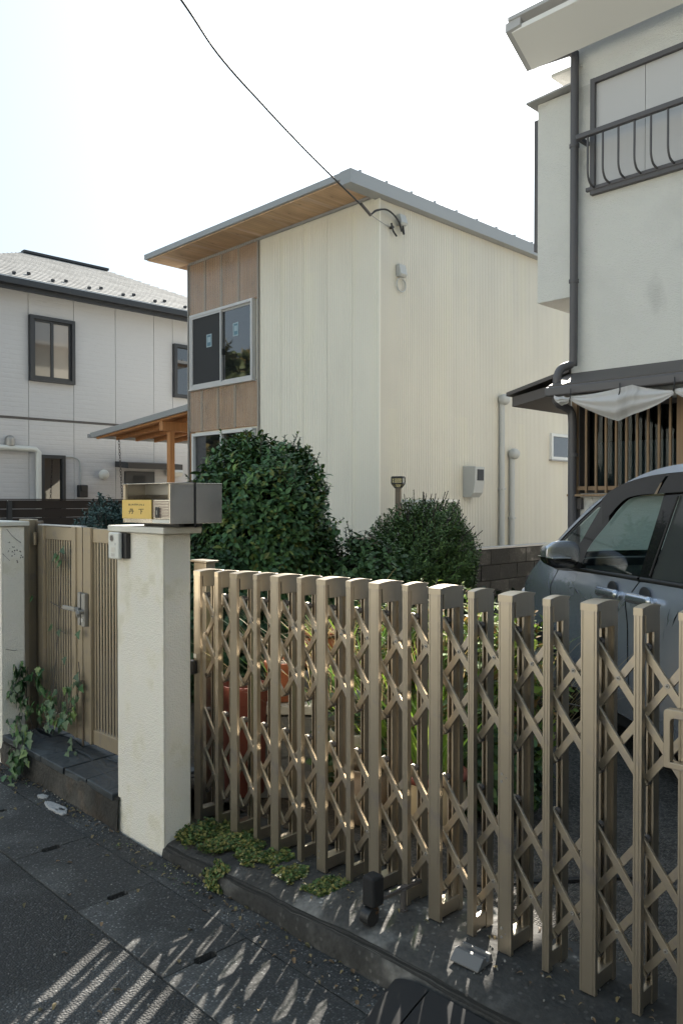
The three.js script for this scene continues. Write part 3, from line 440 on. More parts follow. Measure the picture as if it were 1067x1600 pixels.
// ------------------------------------------------------------------ gate pillars, wall, step
{
  const p = thing('gate_pillar', 'cream stucco pillar carrying the steel mailbox, between the slatted gate and the folding gate', 'gate pillar', [-3.38, 0, -2.045]);
  part(p, 'shaft', bx(-0.212, 0.212, -0.22, 1.353, -0.075, 0.075, 0.008), M.stucco);
  part(p, 'cap', bx(-0.25, 0.262, 1.354, 1.385, -0.105, 0.105, 0.006), M.capPaint);
  const q = thing('gate_pillar', 'weathered cream stucco pillar with dark specks at the left edge of the photo', 'gate pillar', [-5.2, 0, -2.03]);
  part(q, 'shaft', bx(-0.2, 0.2, -0.2, 1.345, -0.075, 0.075, 0.008), M.stucco);
  part(q, 'cap', bx(-0.9, 0.215, 1.346, 1.376, -0.1, 0.1, 0.006), M.capPaint);
  part(q, 'garden_wall', bx(-4.5, -0.201, -0.2, 1.345, -0.07, 0.07, 0.006), M.stucco);
  // dried vine suckers left on the side of the pillar
  const sp = []; for (let i = 0; i < 26; i++) { const a = rr(0, 1); sp.push(new THREE.SphereGeometry(rr(0.002, 0.005), 6, 4).scale(0.5, 1, 1).translate(0.2, 1.16 + 0.1 * rnd() - 0.06 * a, 0.06 - 0.12 * a + rr(-0.02, 0.02))); }
  sp.push(tube([[0.201, 1.33, 0.04], [0.202, 1.28, 0.0], [0.201, 1.24, -0.05]], 0.0014, 5), tube([[0.201, 1.18, 0.07], [0.202, 1.13, 0.02]], 0.001, 5), tube([[0.201, 0.58, 0.05], [0.202, 0.565, 0.0], [0.201, 0.567, -0.02]], 0.0013, 5));
  part(q, 'vine_trace', sp, M.dkbrown);
}
{
  // entrance step: rough concrete riser, dark slate flags on top
  const s = structGroup('entrance_step');
  const rows = []; for (let x = -8; x <= -3.56; x += 0.06) rows.push([[-1.956, -0.22], [-1.953, -0.1], [-1.954, -0.02], [-1.956, 0.024], [-1.97, 0.036], [-2.02, 0.038], [-2.5, 0.04]].map(([z, y], i) => [x, y + 0.012 * nz(x * 8, i * 5, 3) - (x < -4.2 ? 0.03 * sm(-4.2, -5, x) : 0), z + 0.016 * nz(x * 9, i * 4, 7)]));
  const g = quadStrip(rows); triUV(g); part(s, 'riser', g, M.kerb);
  const cut = [-5.0, -4.74, -4.42, -4.16, -3.92, -3.595]; const mid = [-2.17, -2.22, -2.14, -2.2, -2.16];
  for (let i = 0; i < 5; i++) {
    const a = cut[i], b = cut[i + 1], m = mid[i], e = 0.006, d = () => rr(-0.025, 0.025), y = 0.05 + rr(-0.003, 0.003);
    const sd0 = i ? 0.03 * Math.sin(i * 5) : 0, sd1 = i < 4 ? 0.03 * Math.sin((i + 1) * 5) : 0;
    for (const pts of [[[a + e + sd0, -1.95 + d() * 0.3], [b - e + sd1, -1.95 + d() * 0.3], [b - e, m + 0.02], [(a + b) / 2, m + d() + 0.015], [a + e, m + 0.01]], [[a + e, m - 0.004], [(a + b) / 2, m + d() * 0 - 0.012], [b - e, m + 0.006], [b - e, -2.46], [a + e, -2.46]]]) {
      const sh = new THREE.Shape(pts.map(q => new THREE.Vector2(q[0], -q[1]))); const ge = new THREE.ExtrudeGeometry(sh, { depth: 0.03, bevelEnabled: true, bevelSize: 0.004, bevelThickness: 0.004, bevelSegments: 1, bevelOffset: -0.004 }); ge.rotateX(-Math.PI / 2); ge.translate(0, y - 0.034, 0); triUV(ge, i * 0.23);
      part(s, 'slate_flag', ge, M.slate);
    }
  }
}
// splashes of dried white mortar at the foot of the step
{
  const t = thing('mortar_splash', 'patch of dried white mortar on the road at the foot of the entrance step', 'mortar', [-4.1, -0.13, -1.875]);
  const blob = (cx, cz, rx, rz, s) => { const pts = []; for (let i = 0; i < 40; i++) { const a = i / 40 * 6.283, k = 0.75 + 0.7 * (vn(Math.cos(a) * 2 + 5, Math.sin(a) * 2 + 5, 16, s) - 0.3) + 0.2 * (vn(i * 0.9, s, 40, s) - 0.5); pts.push(new THREE.Vector2(cx + rx * k * Math.cos(a), cz + rz * k * Math.sin(a))); } const g = new THREE.ExtrudeGeometry(new THREE.Shape(pts), { depth: 0.006, bevelEnabled: true, bevelSize: 0.006, bevelThickness: 0.003, bevelSegments: 1 }); g.rotateX(-Math.PI / 2); return g; };
  part(t, 'splash', [blob(0.02, 0, 0.10, 0.028, 3), blob(-0.17, 0.015, 0.035, 0.018, 9), blob(0.10, -0.01, 0.05, 0.02, 5)], M.chip);
}

// ------------------------------------------------------------------ slatted entrance gate
{
  const g = thing('entrance_gate', 'bronze aluminium double entrance gate of thin vertical slats with lever latch', 'gate', [-4.5, 0, -2.23]);
  const X = (x) => x + 4.5;
  const stile = (x0, x1, y0, y1, rib) => { const w = x1 - x0, pts = [[0, -0.022], [w, -0.022], [w, 0.012], [w * (rib + 0.16), 0.012], [w * (rib + 0.14), 0.022], [w * (rib - 0.02), 0.022], [w * (rib - 0.04), 0.012], [0, 0.012]]; const e = extr(pts.map(([x, y]) => [x, -y]), y1 - y0); e.rotateX(-Math.PI / 2); e.translate(X(x0), y0, 0); triUV(e, x0); return e; };
  part(g, 'hinge_post', bx(X(-5.285), X(-5.13), 0, 1.385, -0.02, 0.045, 0.005), M.bronzeGate); part(g, 'hinge_post', bx(X(-5.127), X(-5.07), 0, 1.375, -0.03, 0.0, 0.004), M.bronzeDk);
  part(g, 'hinge', [rod([X(-5.075), 1.22, 0.028], [X(-5.075), 1.30, 0.028], 0.012), rod([X(-5.075), 0.3, 0.028], [X(-5.075), 0.38, 0.028], 0.012)], M.bronzeGate);
  const top = 1.347, bot = 0.078;
  part(g, 'stile', stile(-5.065, -4.965, bot, top, 0.8), M.bronzeGate); part(g, 'stile', stile(-4.59, -4.455, bot, top, 0.35), M.bronzeGate);
  part(g, 'stile', stile(-4.445, -4.335, bot, top, 0.86), M.bronzeGate); part(g, 'stile', stile(-3.78, -3.66, bot, top, 0.2), M.bronzeGate);
  for (const [a, b] of [[-4.965, -4.592], [-4.335, -3.782]]) {
    part(g, 'top_rail', bx(X(a), X(b), 1.262, top - 0.004, -0.018, 0.008, 0.003), M.bronzeGate); part(g, 'bottom_rail', bx(X(a), X(b), bot, bot + 0.085, -0.018, 0.008, 0.003), M.bronzeGate);
    const n = Math.round((b - a) / 0.035); for (let i = 0; i < n; i++) { const x = a + (i + 0.5) * (b - a) / n; part(g, 'slat', bx(X(x) - 0.0088, X(x) + 0.0088, bot + 0.08, 1.268, -0.002, 0.002), M.bronzeGate); }
  }
  part(g, 'cap_strip', bx(X(-5.06), X(-4.46), top, top + 0.008, -0.02, 0.014), M.alu);
  // latch: two back plates, lever handles, cylinder
  const l = part(g, 'latch_plate', bx(X(-4.455), X(-4.425), 0.77, 0.965, 0.02, 0.045, 0.005), M.steelDull); part(l, 'lever', [bx(X(-4.585), X(-4.44), 0.853, 0.88, 0.062, 0.078, 0.006), rod([X(-4.44), 0.866, 0.04], [X(-4.44), 0.866, 0.075], 0.012)], M.steelDull);
  const l2 = part(g, 'latch_plate', bx(X(-4.415), X(-4.372), 0.765, 0.96, 0.014, 0.042, 0.005), M.steelDull); part(l2, 'lever', [bar(V(X(-4.43), 0.865, 0.062), V(X(-4.36), 0.838, 0.085), 0.014, 0.026, V(0, 1, 0)), rod([X(-4.385), 0.855, 0.03], [X(-4.385), 0.855, 0.075], 0.012)], M.steelDull);
  part(l2, 'keyhole', [rod([X(-4.393), 0.805, 0.035], [X(-4.393), 0.805, 0.047], 0.012, 16)], M.alu);
  part(g, 'drop_bolt', [rod([X(-4.44), 0.05, 0.02], [X(-4.44), 0.42, 0.02], 0.006), bx(X(-4.452), X(-4.43), 0.4, 0.44, 0.012, 0.03, 0.003)], M.bronzeDk);
}

// ------------------------------------------------------------------ mailbox, intercom
{
  const m = thing('mailbox', 'stainless steel mailbox with yellow nameplate standing on the stucco pillar', 'mailbox', [-3.25, 1.386, -2.07]);
  const x0 = -0.205, x1 = 0.205, y0 = 0.016, y1 = 0.2, zf = 0.14, zb = -0.14, t = 0.004;
  part(m, 'side_panel', bx(x1 - t, x1, y0, y1 - t - 0.001, zb, zf, 0.001), M.steel); part(m, 'side_panel', bx(x0, x0 + t, y0, y1 - t - 0.001, zb, zf, 0.001), M.steel);
  part(m, 'top_panel', bx(x0 - 0.006, x1 + 0.003, y1 - t, y1, zb, zf + 0.006, 0.001), M.steel); part(m, 'bottom_panel', bx(x0 + t, x1 - t, y0, y0 + 0.02, zb, zf - 0.003, 0.001), M.steel); part(m, 'back_panel', bx(x0 + t, x1 - t, y0, y1 - t, zb, zb + t), M.steel);
  // front: deep mouth with tilted flap, lower door
  part(m, 'mouth_back', bx(x0 + t, x1 - t, y0 + 0.02, y1 - t, 0.02, 0.024), M.steelDull);
  const fl = new THREE.BoxGeometry(x1 - x0 - 0.012, 0.004, 0.085); fl.rotateX(0.42); fl.translate(0, 0.128, 0.088); triUV(fl); part(m, 'flap', fl, M.steel);
  part(m, 'flap_hinge', rod([x0 + 0.004, 0.115, 0.13], [x1 - 0.004, 0.115, 0.13], 0.006), M.steel);
  part(m, 'front_post', bx(x0 + t, x0 + 0.02, y0 + 0.11, y1 - t, zf - 0.012, zf - 0.002), M.brassy || std({ color: lin(0.5, 0.4, 0.27), roughness: 0.5 })); part(m, 'front_post', bx(x1 - 0.02, x1 - t, y0 + 0.11, y1 - t, zf - 0.012, zf - 0.002), std({ color: lin(0.5, 0.4, 0.27), roughness: 0.5 }));
  const door = part(m, 'door', bx(x0 + t + 0.001, x1 - t - 0.001, y0 + 0.021, y0 + 0.108, zf - 0.012, zf - 0.004, 0.001), M.steel);
  const lou = []; for (let i = 0; i < 11; i++) lou.push(bx(0.06, x1 - 0.012, y0 + 0.03 + i * 0.0068, y0 + 0.0335 + i * 0.0068, zf - 0.004, zf)); part(door, 'louvre', lou, std({ color: lin(0.30, 0.23, 0.19), roughness: 0.6 }));
  part(door, 'lock', bx(0.085, 0.118, y0 + 0.026, y0 + 0.075, zf - 0.003, zf + 0.004, 0.003), M.black); part(door, 'keyhole', bx(0.099, 0.104, y0 + 0.04, y0 + 0.06, zf + 0.003, zf + 0.0055), M.steelDull);
  part(m, 'label_strip', bx(0.055, x1 - 0.006, y0 + 0.003, y0 + 0.017, zf - 0.004, zf - 0.0015), M.plastic);
  part(m, 'foot', [bx(-0.15, 0.15, 0.0, 0.016, 0.03, 0.06), bx(-0.15, 0.15, 0.0, 0.016, -0.07, -0.04)], M.black);
  // nameplate lettering drawn stroke by stroke (no CJK font available)
  const c = document.createElement('canvas'); c.width = 512; c.height = 320; const q = c.getContext('2d');
  q.fillStyle = '#d9b867'; q.fillRect(0, 0, 512, 320); q.strokeStyle = '#1c1a14'; q.fillStyle = '#1c1a14'; q.lineCap = 'round';
  const strokes = (ox, oy, s, w, list) => { q.lineWidth = w; for (const l of list) { q.beginPath(); l.forEach(([x, y], i) => i ? q.lineTo(ox + x * s, oy + y * s) : q.moveTo(ox + x * s, oy + y * s)); q.stroke(); } };
  strokes(120, 150, 92, 11, [[[0.3, 0.05], [0.28, 0.5], [0.2, 0.8], [0.08, 0.98]], [[0.3, 0.08], [0.75, 0.08], [0.75, 0.88], [0.66, 0.95], [0.58, 0.9]], [[0.5, 0.2], [0.56, 0.36]], [[0.02, 0.52], [1.0, 0.48]]]);
  strokes(295, 150, 92, 11, [[[0.05, 0.12], [0.97, 0.08]], [[0.48, 0.12], [0.48, 1.0]], [[0.5, 0.36], [0.68, 0.55]]]);
  const sm1 = (i, l) => strokes(112 + i * 36, 62, 32, 3.6, l);
  sm1(0, [[[0, 0.15], [1, 0.15]], [[0.3, 0], [0.3, 0.28]], [[0.7, 0], [0.7, 0.28]], [[0.1, 0.42], [0.95, 0.42]], [[0.3, 0.3], [0.3, 0.6], [0.85, 0.6]], [[0.7, 0.3], [0.7, 0.6]], [[0, 0.75], [1, 0.75]], [[0.5, 0.6], [0.5, 1]], [[0.45, 0.78], [0.05, 1]], [[0.55, 0.78], [0.95, 1]]]);
  sm1(1, [[[0.5, 0], [0.5, 0.9]], [[0.08, 0.3], [0.08, 0.9], [0.92, 0.9]], [[0.92, 0.3], [0.92, 0.95]]]);
  sm1(2, [[[0.05, 0.2], [0.5, 0.2], [0.5, 0.8], [0.05, 0.8], [0.05, 0.2]], [[0.28, 0.2], [0.28, 0.8]], [[0.05, 0.5], [0.5, 0.5]], [[0.6, 0.2], [1, 0.2]], [[0.82, 0.2], [0.82, 0.95], [0.7, 0.9]]]);
  sm1(3, [[[0.3, 0.05], [0.3, 0.5]], [[0.3, 0.05], [0.85, 0.05]], [[0.3, 0.2], [0.8, 0.2]], [[0.3, 0.35], [0.8, 0.35]], [[0, 0.5], [1, 0.5]], [[0.3, 0.5], [0.25, 0.95], [0.5, 0.85]], [[0.45, 0.55], [0.95, 0.98]]]);
  sm1(4, [[[0, 0.28], [0.45, 0.28]], [[0.22, 0], [0.22, 1]], [[0.2, 0.35], [0.02, 0.7]], [[0.25, 0.4], [0.42, 0.6]], [[0.5, 0.25], [1, 0.25]], [[0.75, 0.05], [0.75, 0.25]], [[0.55, 0.45], [0.95, 0.45], [0.95, 0.9]], [[0.62, 0.5], [0.55, 0.95]], [[0.55, 0.65], [1, 0.65]]]);
  q.font = 'bold 40px sans-serif'; q.fillText('274-2', 298, 96);
  const tx = new THREE.CanvasTexture(c); tx.colorSpace = THREE.SRGBColorSpace;
  const np = new THREE.BoxGeometry(0.262, 0.088, 0.004); np.translate(x0 + 0.127, y0 + 0.064, zf + 0.001);
  part(m, 'nameplate', np, std({ color: lin(0.62, 0.45, 0.14), roughness: 0.55 }));
  const pl = new THREE.PlaneGeometry(0.258, 0.0845); pl.translate(x0 + 0.127, y0 + 0.064, zf + 0.0034); part(m, 'nameplate_print', pl, std({ map: tx, roughness: 0.55 }));
  part(m, 'strap', [bx(x1 - 0.001, x1 + 0.004, -0.002, y1 + 0.005, 0.006, 0.013), bx(x0 - 0.004, x1 + 0.004, y1, y1 + 0.005, 0.006, 0.013), bx(x0 - 0.004, x1 + 0.004, -0.001, 0.004, 0.006, 0.013)], M.rubber);
  const ic = thing('intercom', 'small cream door intercom with camera lens on the front of the stucco pillar', 'intercom', [-3.535, 1.288, -1.97]);
  part(ic, 'back_plate', bx(-0.05, 0.08, -0.062, 0.06, 0, 0.026, 0.004), M.black);
  part(ic, 'cover', bx(-0.052, 0.048, -0.066, 0.064, 0.026, 0.05, 0.008), M.plastic);
  part(ic, 'lens_ring', rod([-0.012, 0.036, 0.048], [-0.012, 0.036, 0.053], 0.017, 20), M.steelDull); part(ic, 'lens', rod([-0.012, 0.036, 0.052], [-0.012, 0.036, 0.055], 0.0125, 20), M.glassDk);
  part(ic, 'button', [bx(-0.02, 0.02, -0.032, -0.008, 0.049, 0.052, 0.001)], M.capPaint); part(ic, 'speaker_slots', [0, 1, 2].map(i => bx(-0.02, 0.015, -0.052 + i * 0.005, -0.050 + i * 0.005, 0.0495, 0.051)), M.steelDull); part(ic, 'call_mark', bx(0.016, 0.026, 0.002, 0.014, 0.0495, 0.051), M.vent);
}

// ------------------------------------------------------------------ folding lattice gate
{
  const g = thing('folding_gate', 'bronze aluminium folding lattice gate across the driveway entrance', 'gate', [-2.1, 0, -2.29]);
  const gx = (x) => x + 2.1, gz = (z) => z + 2.29, YT = 1.198;
  const postG = (w, d, h, ch = 0.03) => {            // front profile: reeded face plate with a slotted channel behind it
    const a = w / 2, r = 0.0012, c = Math.min(0.0135, a);
    const e = extr([[-a, 0], [-a, d], [-a + 0.005, d], [-a + 0.0062, d - r], [-a + 0.0078, d - r], [-a + 0.009, d], [a - 0.009, d], [a - 0.0078, d - r], [a - 0.0062, d - r], [a - 0.005, d], [a, d], [a, 0], [c, 0], [c, -ch], [0.006, -ch], [0.006, -ch + 0.002], [c - 0.002, -ch + 0.002], [c - 0.002, -0.003], [-c + 0.002, -0.003], [-c + 0.002, -ch + 0.002], [-0.006, -ch + 0.002], [-0.006, -ch], [-c, -ch], [-c, 0]].map(([x, y]) => [x, -y]), h);
    e.rotateX(-Math.PI / 2); triUV(e); return e;   // profile depth ends up along +z
  };
  const capG = (w, d) => { const pts = [[-d / 2, -0.03]]; for (let i = 0; i <= 8; i++) { const t = i / 8; pts.push([-d / 2 + d * t, 0.007 * Math.sin(Math.PI * t)]); } pts.push([d / 2, -0.022]); pts.push([d / 2 - 0.02, -0.022], [d / 2 - 0.022, -0.075], [-d / 2 + 0.022, -0.075], [-d / 2 + 0.02, -0.022]); const e = extr(pts.slice(1), w, 0.0012); e.rotateY(-Math.PI / 2); e.translate(w / 2, 0, 0); triUV(e); return e; };
  const Wf = postG(0.052, 0.015, 1, 0.007), Nf = postG(0.025, 0.014, 1, 0.007), Wr = postG(0.046, 0.022, 1, 0.026), Nr = postG(0.023, 0.014, 1, 0.024), Wc = capG(0.0545, 0.142), Nc = capG(0.0275, 0.122);
  const PITCH = 0.14825, X0 = -3.2675, N = 25;  // frames past the pull handle are out of view, placed to darken post sides
  const xs = [...Array(N)].map((_, i) => X0 + i * PITCH), dy = (x) => 0.5 * gyard(x);
  const hexG = new THREE.CylinderGeometry(0.0135, 0.0135, 0.02, 6); hexG.rotateX(Math.PI / 2);
  const rivG = new THREE.CylinderGeometry(0.0065, 0.0075, 0.004, 12); rivG.rotateX(Math.PI / 2); const rivI = new THREE.CylinderGeometry(0.003, 0.003, 0.002, 8); rivI.rotateX(Math.PI / 2); rivI.translate(0, 0, 0.0025);
  const footW = bx(-0.022, 0.022, 0, 0.05, -0.058, 0.058, 0.003), footN = bx(-0.0095, 0.0095, 0, 0.05, -0.048, 0.048, 0.003);
  const put = (name, geo, mat, x, y, z, ry = 0, sy = 1, par = g) => { const m = part(par, name, geo, mat, [gx(x), y, gz(z)], [0, ry, 0]); if (sy !== 1) m.scale.y = sy; return m; };
  xs.forEach((x, i) => {
    const wide = i % 2 === 0, yt = YT + dy(x), yb = gyard(x) + 0.004, zf = wide ? -2.22 : -2.229, zr = wide ? -2.36 : -2.349, z0 = (zf + zr) / 2, lean = rr(-0.0025, 0.0025);
    const F = wide ? Wf : Nf, d = wide ? 0.015 : 0.014;
    put('front_post', F, M.bronze, x + lean, yb, zf - d, 0, yt - yb - 0.018);
    put('rear_post', wide ? Wr : Nr, M.bronze, x + lean, yb, zr + (wide ? 0.022 : 0.014), Math.PI, yt - yb - 0.018);
    put('cap', wide ? Wc : Nc, M.bronze, x + lean, yt - 0.004, z0);
    put('foot_bracket', wide ? footW : footN, M.bronze, x + lean, yb + 0.008, z0);
    for (const b of [0.10, 0.50]) for (const k of [0, 2]) { const y = dy(x) + (b < 0.3 ? 0.108 : 0.676) + k * 0.198; put('slider', hexG, M.dkbrown, x + 0.004, y, -2.283); }
  });
  // lattice: long flat bars crossing in two layers, an upper and a lower set
  const barM = (a, b) => bar(V(...a), V(...b), 0.011, 0.023, V(0, 0, 1).cross(V(b[0] - a[0], b[1] - a[1], 0)).normalize().multiplyScalar(1), 0.0012);
  for (const base of [0.676, 0.108]) for (let i = -1; i < N - 1; i++) {
    const P = (j, k) => [gx(X0 + j * PITCH), base + k * 0.198 + dy(X0 + j * PITCH)];
    const seg = (k0, k1, z, nm) => { let j0 = i, j1 = i + 2, a = k0, b = k1; if (j0 < 0) { j0 = 0; a = (k0 + k1) / 2; } if (j1 > N - 1) { j1 = N - 1; b = (k0 + k1) / 2; } if (j1 <= j0) return; const A = [...P(j0, a), z], B = [...P(j1, b), z], L = Math.hypot(B[0] - A[0], B[1] - A[1]), e = 0.012 / L; const A2 = A.map((v, q) => v - (B[q] - A[q]) * e), B2 = B.map((v, q) => v + (B[q] - A[q]) * e); const m = part(g, 'lattice_bar', barM(A2, B2), M.bronze); return m; };
    seg(2, 0, gz(-2.2665), 'f'); seg(0, 2, gz(-2.2785), 'r');
  }
  for (const base of [0.676, 0.108]) for (let i = 0; i < N - 1; i++) for (const k of [0.5, 1.5]) { if (base > 0.5 ? k < 1 : k > 1) continue; const x = X0 + (i + 0.5) * PITCH; const r = put('rivet', rivG, M.steelDull, x, base + k * 0.198 + dy(x), -2.2603); part(r, 'rivet_hole', rivI, M.dkbrown); }
  // screws on some wide posts
  for (const i of [6, 12]) for (const [sx, sy] of [[-0.013, 0.085], [-0.013, 0.055], [0.002, 0.07], [-0.013, 0.60], [-0.014, 0.575], [0.004, 0.59]]) { const s = new THREE.CylinderGeometry(i === 12 ? 0.0048 : 0.0042, 0.005, 0.003, 10); s.rotateX(Math.PI / 2); put('screw', s, M.steelDull, xs[i] + sx * (sx > 0 ? 1 : 1), sy + gyard(xs[i]), -2.2192).scale.setScalar(sx > 0 ? 0.55 : 1); }
  // wall post and latch block at the pillar
  part(g, 'wall_post', bx(gx(-3.56), gx(-3.45), -0.08, 1.18, gz(-2.46), gz(-2.40), 0.004), M.bronze); part(g, 'wall_post_cap', bx(gx(-3.57), gx(-3.425), 1.181, 1.194, gz(-2.465), gz(-2.385), 0.004), M.bronze);
  part(g, 'latch', [bx(gx(-3.302), gx(-3.262), 0.66, 0.725, gz(-2.219), gz(-2.19), 0.006)], M.black); part(g, 'latch_label', bx(gx(-3.292), gx(-3.272), 0.735, 0.755, gz(-2.2195), gz(-2.2175)), M.plastic);
  // pull handle on the last post
  part(g, 'pull_handle', (() => { const s = new THREE.Shape(); s.moveTo(-0.045, 0); s.lineTo(0.03, 0); s.lineTo(0.03, 0.165); s.lineTo(-0.03, 0.165); s.quadraticCurveTo(-0.045, 0.165, -0.045, 0.15); s.closePath(); const ho = new THREE.Path(); ho.moveTo(-0.026, 0.018); ho.lineTo(0.012, 0.018); ho.lineTo(0.012, 0.14); ho.lineTo(-0.014, 0.14); ho.quadraticCurveTo(-0.026, 0.14, -0.026, 0.125); ho.closePath(); s.holes.push(ho); const e = new THREE.ExtrudeGeometry(s, { depth: 0.022, bevelEnabled: true, bevelSize: 0.002, bevelThickness: 0.002, bevelSegments: 2, bevelOffset: -0.002 }); e.translate(gx(-0.905), 0.762, gz(-2.214)); return triUV(e); })(), M.bronze);
  // caster wheel with its black stop and drop bolt
  const cs = part(g, 'caster_block', bx(gx(-1.975), gx(-1.915), 0.055, 0.165, gz(-2.1), gz(-2.04), 0.012), M.rubber);
  part(cs, 'caster_stem', [rod([gx(-1.945), 0.02, gz(-2.07)], [gx(-1.945), 0.056, gz(-2.07)], 0.018, 16), rod([gx(-1.945), 0.03, gz(-2.07)], [gx(-1.945), 0.04, gz(-2.07)], 0.022, 16)], std({ color: lin(0.12, 0.075, 0.045), roughness: 0.6, metalness: 0.5 }));
  part(cs, 'caster_wheel', [rod([gx(-1.965), 0.022, gz(-2.05)], [gx(-1.925), 0.022, gz(-2.05)], 0.03, 20)], M.black);
  part(g, 'caster_arm', [bar(V(gx(-1.93), 0.075, gz(-2.1)), V(gx(-1.92), 0.075, gz(-2.3)), 0.02, 0.012), rod([gx(-1.915), 0.0, gz(-2.2)], [gx(-1.915), 0.075, gz(-2.2)], 0.011, 12), rod([gx(-1.915), 0.0, gz(-2.2)], [gx(-1.915), 0.006, gz(-2.2)], 0.018, 12)], M.dkbrown);
}
{
  const b = thing('gate_stop', 'short grey metal channel lying on the concrete in front of the folding gate', 'gate stop', [-1.54, 0.004, -2.115], 0.05);
  const p = extr([[-0.05, 0.0], [-0.05, 0.004], [-0.018, 0.03], [-0.004, 0.03], [0.002, 0.012], [0.016, 0.012], [0.02, 0.03], [0.03, 0.03], [0.04, 0.0]], 0.105, 0.0015); p.rotateY(Math.PI / 2); p.translate(-0.055, 0, 0); part(b, 'channel', triUV(p), std({ color: lin(0.15, 0.15, 0.15), roughness: 0.65, metalness: 0.2 }));  // grey darkened to stand in for the shade it lies in
  const r = thing('kerb_ramp', 'black rubber kerb ramp with rounded end at the bottom edge of the photo', 'kerb ramp', [-1.62, -0.13, -1.955]);
  const rp = []; for (let i = 0; i <= 14; i++) { const a = i / 14 * Math.PI / 2; rp.push([0.16 * (1 - Math.sin(a)), 0.16 * (1 - Math.cos(a))]); }
  const mk = (x0, x1, round) => { const rows = []; const zs = [0.004, 0.03, 0.08, 0.14, 0.2, 0.24]; const n = 12; for (let i = 0; i <= n; i++) { const t = i / n, x = x0 + (x1 - x0) * t, k = round ? Math.sqrt(Math.max(0.0, 1 - Math.pow(1 - t, 2))) : 1; rows.push(zs.map(z => [x, 0.004 + 0.085 * Math.max(0, (1 - Math.pow(z / 0.24, 1.15)) * (0.35 + 0.65 * k)), z * (0.15 + 0.85 * k)])); } const g = quadStrip(rows); return triUV(g); };
  part(r, 'ramp_end', mk(-0.13, 0.03, true), M.rubber); part(r, 'ramp_body', mk(0.036, 0.62, false), M.rubber); part(r, 'ramp_body', mk(0.626, 1.22, false), M.rubber);
}

